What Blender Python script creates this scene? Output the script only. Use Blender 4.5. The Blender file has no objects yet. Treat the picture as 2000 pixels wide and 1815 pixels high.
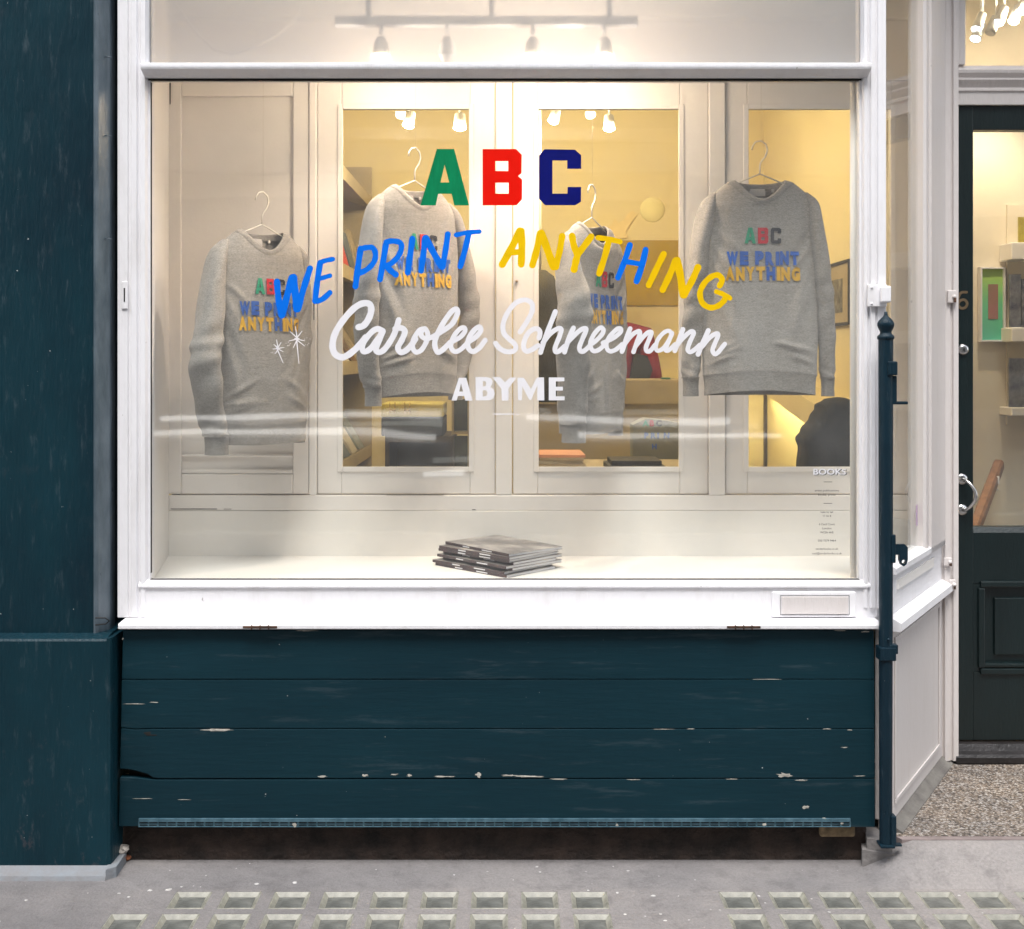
import bpy, bmesh, math, random
from mathutils import Vector, Matrix
random.seed(7)
sc = bpy.context.scene
PI = math.pi
# ------------------------------------------------------------------ camera, world, sun, exposure
F = 2266.0; CAMY = -3.54; CAMZ = 1.53; CX = 1000.0; HY = 700.0
cam_d = bpy.data.cameras.new('camera'); cam = bpy.data.objects.new('camera', cam_d)
sc.collection.objects.link(cam); sc.camera = cam
cam.location = (0, CAMY, CAMZ); cam.rotation_euler = (PI/2, 0, 0)
cam_d.sensor_width = 36; cam_d.lens = 36*F/2000; cam_d.shift_y = -207.5/2000
cam_d.clip_start = 0.05; cam_d.clip_end = 300
world = bpy.data.worlds.new('World'); sc.world = world; world.use_nodes = True
wn = world.node_tree.nodes; wl = world.node_tree.links
bg = wn['Background']; sky = wn.new('ShaderNodeTexSky'); sky.sky_type = 'NISHITA'; sky.sun_disc = False
SUN_EL, SUN_AZ = math.radians(63), math.radians(184)     # azimuth measured clockwise from +Y
sky.sun_elevation = SUN_EL; sky.sun_rotation = SUN_AZ
hs = wn.new('ShaderNodeHueSaturation'); hs.inputs['Saturation'].default_value = 0.30
wl.new(sky.outputs[0], hs.inputs['Color']); wl.new(hs.outputs[0], bg.inputs['Color'])
bg.inputs['Strength'].default_value = 0.13
sd = bpy.data.lights.new('sun', 'SUN'); sd.energy = 1.1; sd.angle = math.radians(28); sd.color = (1, 0.97, 0.93)
sun = bpy.data.objects.new('sun', sd); sc.collection.objects.link(sun)
sdir = Vector((math.sin(SUN_AZ)*math.cos(SUN_EL), math.cos(SUN_AZ)*math.cos(SUN_EL), math.sin(SUN_EL)))
sun.rotation_euler = sdir.to_track_quat('Z', 'Y').to_euler(); sun.location = (0, -4, 14)
sc.view_settings.view_transform = 'Standard'; sc.view_settings.look = 'None'
sc.view_settings.exposure = 1.87; sc.view_settings.gamma = 1; sc.view_settings.use_curve_mapping = False
sc.cycles.use_denoising = True; sc.cycles.max_bounces = 10; sc.cycles.diffuse_bounces = 5
sc.cycles.glossy_bounces = 4; sc.cycles.transmission_bounces = 8; sc.cycles.transparent_max_bounces = 24
sc.cycles.sample_clamp_indirect = 6; sc.cycles.caustics_reflective = False; sc.cycles.caustics_refractive = False
LAMP = 1.0

# ------------------------------------------------------------------ helpers
def S(Y): return F/(Y-CAMY)
def X_(px, Y): return (px-CX)/S(Y)
def Z_(py, Y): return CAMZ-(py-HY)/S(Y)
def P(px, py, Y): return (X_(px, Y), Y, Z_(py, Y))
def lin(c):
    def f(v):
        v /= 255.0
        return v/12.92 if v <= 0.04045 else ((v+0.055)/1.055)**2.4
    return tuple(f(v) for v in c)
def node_mat(name):
    m = bpy.data.materials.new(name); m.use_nodes = True
    nt = m.node_tree; b = nt.nodes['Principled BSDF']
    return m, nt, b
def ramp(nt, stops):
    r = nt.nodes.new('ShaderNodeValToRGB'); e = r.color_ramp.elements
    e[0].position, e[0].color = stops[0][0], (*stops[0][1], 1)
    e[1].position, e[1].color = stops[-1][0], (*stops[-1][1], 1)
    for p, c in stops[1:-1]:
        x = e.new(p); x.color = (*c, 1)
    return r
def noise(nt, scale, detail=4, rough=0.55, vec=None, stretch=None, coord='Object'):
    n = nt.nodes.new('ShaderNodeTexNoise'); n.inputs['Scale'].default_value = scale
    n.inputs['Detail'].default_value = detail; n.inputs['Roughness'].default_value = rough
    tc = nt.nodes.new('ShaderNodeTexCoord'); mp = nt.nodes.new('ShaderNodeMapping')
    nt.links.new(tc.outputs[coord], mp.inputs[0])
    if stretch: mp.inputs['Scale'].default_value = stretch
    nt.links.new(mp.outputs[0], n.inputs['Vector'])
    return n
def mixc(nt, fac, a, b, blend='MIX'):
    x = nt.nodes.new('ShaderNodeMix'); x.data_type = 'RGBA'; x.blend_type = blend
    for i, v in ((0, fac), (6, a), (7, b)):
        if isinstance(v, (int, float)): x.inputs[i].default_value = v
        elif isinstance(v, tuple): x.inputs[i].default_value = (*v, 1)
        else: nt.links.new(v, x.inputs[i])
    return x.outputs[2]
def bump(nt, b, height, dist, strength=1.0, prev=None):
    n = nt.nodes.new('ShaderNodeBump'); n.inputs['Distance'].default_value = dist; n.inputs['Strength'].default_value = strength
    nt.links.new(height, n.inputs['Height'])
    if prev: nt.links.new(prev, n.inputs['Normal'])
    nt.links.new(n.outputs[0], b.inputs['Normal']); return n.outputs[0]
def mat(name, c, rough=0.5, var=0.12, scale=6, bmp=0.0, bscale=60, stretch=None, metal=0.0, spec=0.5, c2=None, emit=None, es=0):
    m, nt, b = node_mat(name)
    c2 = c2 or tuple(max(0, v*(1-var*2)) for v in c)
    n = noise(nt, scale, 5, 0.6, stretch=stretch)
    r = ramp(nt, [(0.32, c2), (0.68, c)]); nt.links.new(n.outputs[0], r.inputs[0])
    nt.links.new(r.outputs[0], b.inputs['Base Color'])
    rr = nt.nodes.new('ShaderNodeMapRange'); rr.inputs[3].default_value = max(0.02, rough-0.07); rr.inputs[4].default_value = min(1, rough+0.09)
    n2 = noise(nt, scale*3, 3, 0.6, stretch=stretch); nt.links.new(n2.outputs[0], rr.inputs[0]); nt.links.new(rr.outputs[0], b.inputs['Roughness'])
    b.inputs['Metallic'].default_value = metal; b.inputs['Specular IOR Level'].default_value = spec
    if bmp: 
        n3 = noise(nt, bscale, 4, 0.6, stretch=stretch); bump(nt, b, n3.outputs[0], bmp)
    if emit:
        b.inputs['Emission Color'].default_value = (*emit, 1); b.inputs['Emission Strength'].default_value = es
    return m
M = {}
def white_paint(name, c=(0.78, 0.77, 0.79), dirt=(0.50, 0.47, 0.44), amt=0.35, chips=True):
    m, nt, b = node_mat(name)
    n = noise(nt, 5, 6, 0.65, stretch=(3, 3, 0.6)); r = ramp(nt, [(0.50, (0, 0, 0)), (0.80, (amt,)*3)]); nt.links.new(n.outputs[0], r.inputs[0])
    col = mixc(nt, r.outputs[0], c, dirt)
    if chips:
        n2 = noise(nt, 46, 3, 0.6, stretch=(1, 1, 0.55)); r2 = ramp(nt, [(0.735, (0, 0, 0)), (0.75, (0.75,)*3)]); nt.links.new(n2.outputs[0], r2.inputs[0])
        col = mixc(nt, r2.outputs[0], col, (0.30, 0.27, 0.25))
    nt.links.new(col, b.inputs['Base Color']); b.inputs['Roughness'].default_value = 0.38
    n3 = noise(nt, 90, 4, 0.65, stretch=(1, 1, 0.25)); bump(nt, b, n3.outputs[0], 0.0022)
    return m
M['white'] = white_paint('white_gloss_paint')
M['white2'] = white_paint('shade_toned_white_paint', (0.62, 0.58, 0.565), (0.48, 0.43, 0.38), 0.3)  # white darkened in its colour for the weaker light of the doorway recess
M['inner'] = mat('cream_joinery_paint', (0.83, 0.79, 0.76), 0.5, 0.04, 2.5, 0.0008, 40)
M['shelf'] = mat('white_display_shelf_paint', (0.82, 0.79, 0.755), 0.45, 0.03, 2, 0.0006, 30)
def teal(name, c, c2, gstretch, streak, rough=0.36, bd=0.0035, scuff=False):
    m, nt, b = node_mat(name)
    n = noise(nt, 2.3, 7, 0.62, stretch=gstretch); r = ramp(nt, [(0.3, c2), (0.55, c), (0.78, tuple(v*1.35 for v in c))]); nt.links.new(n.outputs[0], r.inputs[0])
    n2 = noise(nt, 26, 5, 0.7, stretch=streak); r2 = ramp(nt, [(0.58, (0, 0, 0)), (0.80, (0.22,)*3)]); nt.links.new(n2.outputs[0], r2.inputs[0])
    col = mixc(nt, r2.outputs[0], r.outputs[0], (0.16, 0.19, 0.21))
    n4 = noise(nt, 75, 2, 0.5); r4 = ramp(nt, [(0.775, (0, 0, 0)), (0.785, (1,)*3)]); nt.links.new(n4.outputs[0], r4.inputs[0])
    col = mixc(nt, r4.outputs[0], col, (0.40, 0.42, 0.42))
    if scuff:
        tc = nt.nodes.new('ShaderNodeTexCoord'); sx = nt.nodes.new('ShaderNodeSeparateXYZ'); nt.links.new(tc.outputs['Object'], sx.inputs[0])
        mr = nt.nodes.new('ShaderNodeMapRange'); mr.inputs[1].default_value = 0.0; mr.inputs[2].default_value = 0.55; mr.inputs[3].default_value = 1; mr.inputs[4].default_value = 0.12; nt.links.new(sx.outputs[2], mr.inputs[0])
        n7 = noise(nt, 15, 6, .7, stretch=(1.2, 1.2, .8)); r7 = ramp(nt, [(.58, (0, 0, 0)), (.78, (.6,)*3)]); nt.links.new(n7.outputs[0], r7.inputs[0])
        mu = nt.nodes.new('ShaderNodeMath'); mu.operation = 'MULTIPLY'; nt.links.new(mr.outputs[0], mu.inputs[0]); nt.links.new(r7.outputs[0], mu.inputs[1])
        n8 = noise(nt, 5, 2); r8 = ramp(nt, [(.4, (.10, .12, .13)), (.6, (.17, .12, .12))]); nt.links.new(n8.outputs[0], r8.inputs[0])
        col = mixc(nt, mu.outputs[0], col, r8.outputs[0])
    nt.links.new(col, b.inputs['Base Color']); b.inputs['Specular IOR Level'].default_value = 0.18
    rr = nt.nodes.new('ShaderNodeMapRange'); rr.inputs[3].default_value = rough-0.12; rr.inputs[4].default_value = rough+0.2
    nt.links.new(n2.outputs[0], rr.inputs[0]); nt.links.new(rr.outputs[0], b.inputs['Roughness'])
    n3 = noise(nt, 55, 5, 0.6, stretch=streak); bm_ = bump(nt, b, n3.outputs[0], bd)
    n5 = noise(nt, 6, 3, 0.5); bump(nt, b, n5.outputs[0], bd*1.7, 1, bm_)
    return m
TC = (0.0045, 0.0262, 0.0375)
M['teal_pier'] = teal('dark_teal_pier_paint', TC, (0.0035, 0.013, 0.022), (1, 1, 0.35), (2.0, 2.0, 0.4), 0.34, bd=0.0026, scuff=True)
M['teal_board'] = teal('dark_teal_board_paint', TC, (0.0038, 0.0200, 0.0295), (0.35, 1, 1), (0.12, 1, 1.2), 0.42, bd=0.0013)
M['teal_metal'] = teal('dark_teal_metal_paint', (0.007, 0.023, 0.036), (0.004, 0.012, 0.02), (1, 1, 0.3), (2, 2, 0.3), 0.28)
M['vent'] = mat('worn_teal_grille_metal', (0.10, 0.19, 0.24), 0.4, 0.35, 40, 0.001, 120, metal=0.2, c2=(0.03, 0.08, 0.11))
M['door'] = mat('near_black_green_door_paint', (0.0045, 0.0125, 0.0135), 0.33, 0.15, 4, 0.0012, 60, stretch=(2, 2, 0.4))
M['black'] = mat('matt_black', (0.012, 0.012, 0.013), 0.6, 0.1)
M['joint'] = mat('dark_joint_grime', (0.02, 0.018, 0.016), 0.9, 0.3, 20)
M['rust'] = mat('rusty_iron', (0.12, 0.06, 0.035), 0.8, 0.4, 60, 0.001, 120)
M['chip'] = mat('bare_cream_chip', (0.55, 0.52, 0.46), 0.8, 0.25, 60, 0.001, 200)
M['chrome'] = mat('worn_chrome', (0.62, 0.61, 0.60), 0.22, 0.1, 20, metal=1.0)
M['brass'] = mat('dull_brass', (0.28, 0.20, 0.12), 0.4, 0.2, 30, metal=0.7)
M['wood'] = mat('brown_handrail_wood', (0.26, 0.115, 0.045), 0.4, 0.25, 8, 0.0006, 60, stretch=(4, 4, 1))
M['wall'] = mat('warm_cream_room_plaster', (0.74, 0.64, 0.375), 0.8, 0.03, 1.5, 0.0006, 60)
M['wall2'] = mat('pale_hall_plaster', (0.72, 0.65, 0.52), 0.8, 0.03, 1.5, 0.0006, 60)
M['ceil'] = mat('ceiling_plaster', (0.72, 0.70, 0.66), 0.8, 0.03, 1.5)
M['floor'] = mat('room_floorboards', (0.20, 0.13, 0.08), 0.5, 0.2, 6, stretch=(1, 6, 1))
M['facade'] = mat('opposite_pale_stucco', (0.62, 0.60, 0.57), 0.85, 0.06, 1.5)
M['stone'] = mat('opposite_stone_trim', (0.74, 0.73, 0.71), 0.7, 0.1, 4)
M['upper'] = mat('dark_painted_upper_front', (0.05, 0.07, 0.08), 0.6, 0.15, 2)
def emis(name, c, s):
    m, nt, b = node_mat(name); b.inputs['Base Color'].default_value = (0.8, 0.8, 0.8, 1)
    n = noise(nt, 30); mr = nt.nodes.new('ShaderNodeMapRange'); mr.inputs[3].default_value = s*0.9; mr.inputs[4].default_value = s*1.1
    nt.links.new(n.outputs[0], mr.inputs[0]); nt.links.new(mr.outputs[0], b.inputs['Emission Strength'])
    b.inputs['Emission Color'].default_value = (*c, 1); return m
M['bulb'] = emis('warm_lamp_lens', (1, 0.74, 0.38), 40)
M['led'] = emis('cool_led_lens', (0.85, 0.92, 1.0), 5)
M['glow'] = emis('stair_strip_light', (1, 0.86, 0.45), 14)
def glass(name, ior=1.55, tint=(1, 1, 1), dirt=0.02, rough=0.0):
    m = bpy.data.materials.new(name); m.use_nodes = True; nt = m.node_tree; nt.nodes.clear()
    out = nt.nodes.new('ShaderNodeOutputMaterial'); tr = nt.nodes.new('ShaderNodeBsdfTransparent'); tr.inputs[0].default_value = (*tint, 1)
    gl = nt.nodes.new('ShaderNodeBsdfGlossy'); gl.inputs['Roughness'].default_value = rough
    fr = nt.nodes.new('ShaderNodeFresnel'); fr.inputs[0].default_value = ior
    geo = nt.nodes.new('ShaderNodeNewGeometry'); inv = nt.nodes.new('ShaderNodeMath'); inv.operation = 'SUBTRACT'; inv.inputs[0].default_value = 1
    nt.links.new(geo.outputs['Backfacing'], inv.inputs[1])
    mu = nt.nodes.new('ShaderNodeMath'); mu.operation = 'MULTIPLY'; nt.links.new(fr.outputs[0], mu.inputs[0]); nt.links.new(inv.outputs[0], mu.inputs[1])
    mx = nt.nodes.new('ShaderNodeMixShader'); nt.links.new(mu.outputs[0], mx.inputs[0]); nt.links.new(tr.outputs[0], mx.inputs[1]); nt.links.new(gl.outputs[0], mx.inputs[2])
    # slight wavy surface of old glass, and a thin dusty film whitened to imitate reflected haze
    n = noise(nt, 1.6, 2, 0.4, stretch=(0.6, 1, 1.4)); bp = nt.nodes.new('ShaderNodeBump'); bp.inputs['Distance'].default_value = 0.004; bp.inputs['Strength'].default_value = 0.5
    nt.links.new(n.outputs[0], bp.inputs['Height']); nt.links.new(bp.outputs[0], gl.inputs['Normal'])
    df = nt.nodes.new('ShaderNodeBsdfDiffuse'); df.inputs[0].default_value = (0.8, 0.8, 0.8, 1)
    n2 = noise(nt, 3, 5, 0.6); r2 = ramp(nt, [(0.35, (dirt*0.4,)*3), (0.75, (dirt*1.8,)*3)]); nt.links.new(n2.outputs[0], r2.inputs[0])
    m2 = nt.nodes.new('ShaderNodeMixShader'); nt.links.new(r2.outputs[0], m2.inputs[0]); nt.links.new(mx.outputs[0], m2.inputs[1]); nt.links.new(df.outputs[0], m2.inputs[2])
    nt.links.new(m2.outputs[0], out.inputs[0]); return m
M['glass'] = glass('shop_window_glass', 1.85, (0.97, 0.98, 0.97), 0.028, 0.028)
M['glass_in'] = glass('partition_glass', 1.45, (0.98, 0.98, 0.96), 0.004)
def frosted():
    m = bpy.data.materials.new('frosted_transom_glass'); m.use_nodes = True; nt = m.node_tree; b = nt.nodes['Principled BSDF']
    b.inputs['Base Color'].default_value = (0.97, 0.98, 0.97, 1); b.inputs['Transmission Weight'].default_value = 1
    b.inputs['IOR'].default_value = 1.35
    n = noise(nt, 4); mr = nt.nodes.new('ShaderNodeMapRange'); mr.inputs[3].default_value = 0.17; mr.inputs[4].default_value = 0.21
    nt.links.new(n.outputs[0], mr.inputs[0]); nt.links.new(mr.outputs[0], b.inputs['Roughness'])
    df = nt.nodes.new('ShaderNodeBsdfDiffuse'); df.inputs[0].default_value = (.86, .87, .88, 1); mx = nt.nodes.new('ShaderNodeMixShader'); mx.inputs[0].default_value = 0.22
    nt.links.new(b.outputs[0], mx.inputs[1]); nt.links.new(df.outputs[0], mx.inputs[2]); nt.links.new(mx.outputs[0], nt.nodes['Material Output'].inputs[0]); return m
M['frost'] = frosted()

def lerp(a, b, t): return a+(b-a)*t
def sm(t): t = max(0, min(1, t)); return t*t*(3-2*t)
class MB:
    def __init__(s): s.v = []; s.f = []; s.m = []; s.smooth = []
    def add(s, vs, fs, mi=0, smooth=False):
        o = len(s.v); s.v += [tuple(v) for v in vs]
        for f in fs: s.f.append(tuple(i+o for i in f)); s.m.append(mi); s.smooth.append(smooth)
        return s
    def box(s, x0, x1, y0, y1, z0, z1, b=0.0, mi=0):
        x0, x1 = min(x0, x1), max(x0, x1); y0, y1 = min(y0, y1), max(y0, y1); z0, z1 = min(z0, z1), max(z0, z1)
        bm = bmesh.new(); bmesh.ops.create_cube(bm, size=1)
        for v in bm.verts: v.co = Vector(((x0+x1)/2+v.co.x*(x1-x0), (y0+y1)/2+v.co.y*(y1-y0), (z0+z1)/2+v.co.z*(z1-z0)))
        if b > 0:
            b = min(b, (x1-x0)*0.45, (y1-y0)*0.45, (z1-z0)*0.45)
            bmesh.ops.bevel(bm, geom=list(bm.edges), offset=b, segments=2, affect='EDGES', profile=0.5)
        bm.verts.ensure_lookup_table(); bm.verts.index_update()
        s.add([v.co[:] for v in bm.verts], [[v.index for v in f.verts] for f in bm.faces], mi); bm.free(); return s
    def prism(s, pts, a0, a1, axis='z', mi=0, smooth=False):
        # closed 2D outline swept along an axis: z -> (x,y); x -> (y,z); y -> (x,z)
        n = len(pts)
        def mk(p, a):
            return {'z': (p[0], p[1], a), 'x': (a, p[0], p[1]), 'y': (p[0], a, p[1])}[axis]
        vs = [mk(p, a0) for p in pts]+[mk(p, a1) for p in pts]
        s.add(vs, [(i, (i+1) % n, n+(i+1) % n, n+i) for i in range(n)], mi, smooth)
        o = len(s.v)-2*n
        s.f.append(tuple(o+i for i in range(n))[::-1]); s.m.append(mi); s.smooth.append(False)
        s.f.append(tuple(o+n+i for i in range(n))); s.m.append(mi); s.smooth.append(False)
        return s
    def tube(s, path, r, seg=10, mi=0, cap=True):
        path = [Vector(p) for p in path]; rings = []; n = len(path)
        rs = r if isinstance(r, (list, tuple)) else [r]*n
        up = None; base = len(s.v); vs = []
        for i, p in enumerate(path):
            t = (path[min(i+1, n-1)]-path[max(i-1, 0)]).normalized()
            if up is None:
                up = Vector((0, 0, 1)) if abs(t.z) < 0.9 else Vector((0, 1, 0))
            a = t.cross(up).normalized(); bb = a.cross(t).normalized(); up = bb
            for k in range(seg):
                g = 2*PI*k/seg; vs.append(p+a*math.cos(g)*rs[i]+bb*math.sin(g)*rs[i])
        fs = [(i*seg+k, i*seg+(k+1) % seg, (i+1)*seg+(k+1) % seg, (i+1)*seg+k) for i in range(n-1) for k in range(seg)]
        s.add(vs, fs, mi, True)
        if cap:
            s.f.append(tuple(base+k for k in range(seg))[::-1]); s.m.append(mi); s.smooth.append(False)
            s.f.append(tuple(base+(n-1)*seg+k for k in range(seg))); s.m.append(mi); s.smooth.append(False)
        return s
    def lathe(s, prof, c=(0, 0, 0), seg=20, mi=0, axis='z'):
        vs = []
        for r, h in prof:
            for k in range(seg):
                g = 2*PI*k/seg; a, b_ = r*math.cos(g), r*math.sin(g)
                vs.append({'z': (c[0]+a, c[1]+b_, c[2]+h), 'y': (c[0]+a, c[1]-h, c[2]+b_), 'x': (c[0]+h, c[1]+a, c[2]+b_)}[axis])
        n = len(prof)
        s.add(vs, [(i*seg+k, i*seg+(k+1) % seg, (i+1)*seg+(k+1) % seg, (i+1)*seg+k) for i in range(n-1) for k in range(seg)], mi, True)
        return s
    def mesh(s, name, origin=(0, 0, 0)):
        me = bpy.data.meshes.new(name)
        me.from_pydata([(v[0]-origin[0], v[1]-origin[1], v[2]-origin[2]) for v in s.v], [], s.f)
        for p, mi, sm in zip(me.polygons, s.m, s.smooth): p.material_index = mi; p.use_smooth = sm
        bm = bmesh.new(); bm.from_mesh(me); bmesh.ops.recalc_face_normals(bm, faces=bm.faces); bm.to_mesh(me); bm.free()
        return me
def root_of(o):
    while o.parent: o = o.parent
    return o
def tag(o, label=None, cat=None, group=None, kind=None):
    if label: o['label'] = label
    if cat: o['category'] = cat
    if group: o['group'] = group
    if kind: o['kind'] = kind
    return o
def link(name, me, m, parent=None, label=None, kind=None):
    o = bpy.data.objects.new(name, me); sc.collection.objects.link(o)
    for x in (m if isinstance(m, (list, tuple)) else [m]): me.materials.append(x)
    if parent: o.parent = parent
    return tag(o, label, kind=kind)
def part(name, mb, m, parent, label=None, local=False, kind=None):
    r = root_of(parent); org = (0, 0, 0) if local else tuple(r.location)
    return link(name, mb.mesh(name, org), m, parent, label, kind)
def thing(name, label, cat, loc=(0, 0, 0), rotz=0.0, group=None):
    o = bpy.data.objects.new(name, None); sc.collection.objects.link(o); o.empty_display_size = 0.05
    o.location = loc; o.rotation_euler = (0, 0, rotz); return tag(o, label, cat, group)
def single(name, mb, m, label, cat, loc=None, group=None, rotz=0.0):
    loc = loc or (0, 0, 0)
    o = link(name, mb.mesh(name, loc if rotz == 0 else (0, 0, 0)), m); o.location = loc; o.rotation_euler = (0, 0, rotz); return tag(o, label, cat, group)
def struct(name, mb, m):
    return tag(link(name, mb.mesh(name), m), kind='structure')
def copy_tree(o, parent=None):
    c = o.copy(); sc.collection.objects.link(c); c.parent = parent
    for ch in list(o.children): copy_tree(ch, c)
    return c
def point(loc, power, color=(1, 0.80, 0.52), size=0.03, spot=None, target=None):
    d = bpy.data.lights.new('lamp_light', 'SPOT' if spot else 'POINT'); d.energy = power*LAMP; d.color = color; d.shadow_soft_size = size
    o = bpy.data.objects.new('lamp_light', d); sc.collection.objects.link(o); o.location = loc
    if spot:
        d.spot_size = math.radians(spot); d.spot_blend = 0.6
        o.rotation_euler = (Vector(loc)-Vector(target)).to_track_quat('Z', 'Y').to_euler()
    return o
def catmull(pts, sub=7):
    out = []; n = len(pts)
    for i in range(n-1):
        p0, p1, p2, p3 = pts[max(i-1, 0)], pts[i], pts[i+1], pts[min(i+2, n-1)]
        for k in range(sub):
            t = k/sub
            out.append(tuple(0.5*((2*p1[j])+(-p0[j]+p2[j])*t+(2*p0[j]-5*p1[j]+4*p2[j]-p3[j])*t*t+(-p0[j]+3*p1[j]-3*p2[j]+p3[j])*t**3) for j in range(2)))
    out.append(tuple(pts[-1])); return out
def brush(mb, pts, w, plane_y, lift=0.0, jitter=0.05, taper=None, mi=0):
    """a brush stroke lying on the plane y = plane_y; points in photo pixels"""
    pp = catmull(pts) if len(pts) > 2 else [tuple(pts[0][j]+(pts[1][j]-pts[0][j])*k/6 for j in range(2)) for k in range(7)]
    n = len(pp); L = []; R = []
    wob = [1+jitter*math.sin(i*0.9+len(mb.v)) for i in range(n)]
    for i, p in enumerate(pp):
        a = pp[max(i-1, 0)]; b = pp[min(i+1, n-1)]; dx, dy = b[0]-a[0], b[1]-a[1]; l = math.hypot(dx, dy) or 1
        h = w/2*wob[i]*(taper[0]+(taper[1]-taper[0])*i/(n-1) if taper else 1)
        nx, ny = -dy/l*h, dx/l*h; L.append((p[0]+nx, p[1]+ny)); R.append((p[0]-nx, p[1]-ny))
    def Q(q, i): x, _, z = P(q[0], q[1], plane_y); return (x, plane_y-lift-i*6e-6, z)
    vs = [Q(q, i) for i, q in enumerate(L)]+[Q(q, i) for i, q in enumerate(R)]
    mb.add(vs, [(i, i+1, n+i+1, n+i) for i in range(n-1)], mi)
    for e, sgn in ((0, 1), (n-1, -1)):
        c = pp[e]; l0, r0 = L[e], R[e]; a0 = math.atan2(l0[1]-c[1], l0[0]-c[0]); h = math.hypot(l0[0]-c[0], l0[1]-c[1])*0.98
        arc = [(c[0]+h*math.cos(a0+sgn*PI*k/8), c[1]+h*math.sin(a0+sgn*PI*k/8)) for k in range(9)]
        mb.add([Q(q, e) for q in arc], [tuple(range(9))], mi)
def poly_mesh(polys, name='shape'):
    """filled outline with holes -> list of 2D verts and faces"""
    cu = bpy.data.curves.new(name, 'CURVE'); cu.dimensions = '2D'; cu.fill_mode = 'BOTH'
    for pl in polys:
        sp = cu.splines.new('POLY'); sp.points.add(len(pl)-1)
        for i, p in enumerate(pl): sp.points[i].co = (p[0], p[1], 0, 1)
        sp.use_cyclic_u = True
    ob = bpy.data.objects.new(name, cu); me = bpy.data.meshes.new_from_object(ob)
    v = [(a.co.x, a.co.y) for a in me.vertices]; f = [tuple(p.vertices) for p in me.polygons]
    bpy.data.objects.remove(ob); bpy.data.curves.remove(cu); bpy.data.meshes.remove(me); return v, f
def text_mesh(txt, size, offset=0.0, align='CENTER'):
    cu = bpy.data.curves.new('t', 'FONT'); cu.body = txt; cu.size = size; cu.offset = offset; cu.align_x = align; cu.resolution_u = 3; cu.fill_mode = 'BOTH'
    ob = bpy.data.objects.new('t', cu); me = bpy.data.meshes.new_from_object(ob)
    v = [(a.co.x, a.co.y) for a in me.vertices]; f = [tuple(p.vertices) for p in me.polygons]
    bpy.data.objects.remove(ob); bpy.data.curves.remove(cu); bpy.data.meshes.remove(me); return v, f
def rect_xz(x0, x1, z0, z1): return [(x0, z0), (x1, z0), (x1, z1), (x0, z1)]

# ------------------------------------------------------------------ pavement with glass paving lights
def pavement_mat():
    m, nt, b = node_mat('mauve_grey_pavement')
    n = noise(nt, 1.1, 6, 0.6); r = ramp(nt, [(0.32, (0.155, 0.147, 0.148)), (0.5, (0.225, 0.211, 0.208)), (0.68, (0.290, 0.267, 0.256))]); nt.links.new(n.outputs[0], r.inputs[0])
    n2 = noise(nt, 120, 4, 0.7); col = mixc(nt, 0.35, r.outputs[0], n2.outputs[0], 'OVERLAY')
    n3 = noise(nt, 14, 5, 0.7); r3 = ramp(nt, [(0.50, (0, 0, 0)), (0.70, (0.55,)*3)]); nt.links.new(n3.outputs[0], r3.inputs[0])
    col = mixc(nt, r3.outputs[0], col, (0.13, 0.12, 0.12))
    v = nt.nodes.new('ShaderNodeTexVoronoi'); v.inputs['Scale'].default_value = 13; v.inputs['Randomness'].default_value = 1
    tc = nt.nodes.new('ShaderNodeTexCoord'); nw = noise(nt, 40, 2); 
    va = nt.nodes.new('ShaderNodeVectorMath'); va.operation = 'MULTIPLY_ADD'; va.inputs[1].default_value = (0.02,)*3
    nt.links.new(nw.outputs['Color'], va.inputs[0]); nt.links.new(tc.outputs['Object'], va.inputs[2]); nt.links.new(va.outputs[0], v.inputs['Vector'])
    sepr = nt.nodes.new('ShaderNodeSeparateColor'); nt.links.new(v.outputs['Color'], sepr.inputs[0])
    size = nt.nodes.new('ShaderNodeMapRange'); size.inputs[1].default_value = 0.55; size.inputs[2].default_value = 1; size.inputs[3].default_value = 0.0; size.inputs[4].default_value = 0.075
    nt.links.new(sepr.outputs[0], size.inputs[0])
    lt = nt.nodes.new('ShaderNodeMath'); lt.operation = 'LESS_THAN'; nt.links.new(v.outputs['Distance'], lt.inputs[0]); nt.links.new(size.outputs[0], lt.inputs[1])
    col = mixc(nt, lt.outputs[0], col, (0.62, 0.60, 0.59))
    nt.links.new(col, b.inputs['Base Color']); b.inputs['Roughness'].default_value = 0.75
    bm_ = bump(nt, b, n2.outputs[0], 0.004); n6 = noise(nt, 9, 6, .65); bump(nt, b, n6.outputs[0], 0.012, 1, bm_)
    return m
M['pave'] = pavement_mat()
PITCH = 0.1412; BX0 = -0.962; BW = 0.104
rows = [(-0.317, -0.213), (-0.450, -0.346), (-0.583, -0.479), (-0.716, -0.612)]
blocks = []
for ri, (ya, yb) in enumerate(rows):
    for k in range(-1 if ri else 0, 21):
        if k in (9, 10): continue
        blocks.append((BX0+PITCH*k, BX0+PITCH*k+BW, ya, yb, ri))
xs = sorted({-12.0, 12.0} | {round(v, 5) for b in blocks for v in b[:2]}); ys = sorted({-6.4, 1.2} | {v for r in rows for v in r})
holes = {(round(b[0], 5), b[2]) for b in blocks}
pv = MB(); idx = {}
for i, x in enumerate(xs):
    for j, y in enumerate(ys): idx[i, j] = len(pv.v); pv.v.append((x, y, 0))
for i in range(len(xs)-1):
    for j in range(len(ys)-1):
        if (xs[i], ys[j]) in holes: continue
        pv.f.append((idx[i, j], idx[i+1, j], idx[i+1, j+1], idx[i, j+1])); pv.m.append(0); pv.smooth.append(False)
pavement = struct('pavement', pv, M['pave'])
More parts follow.
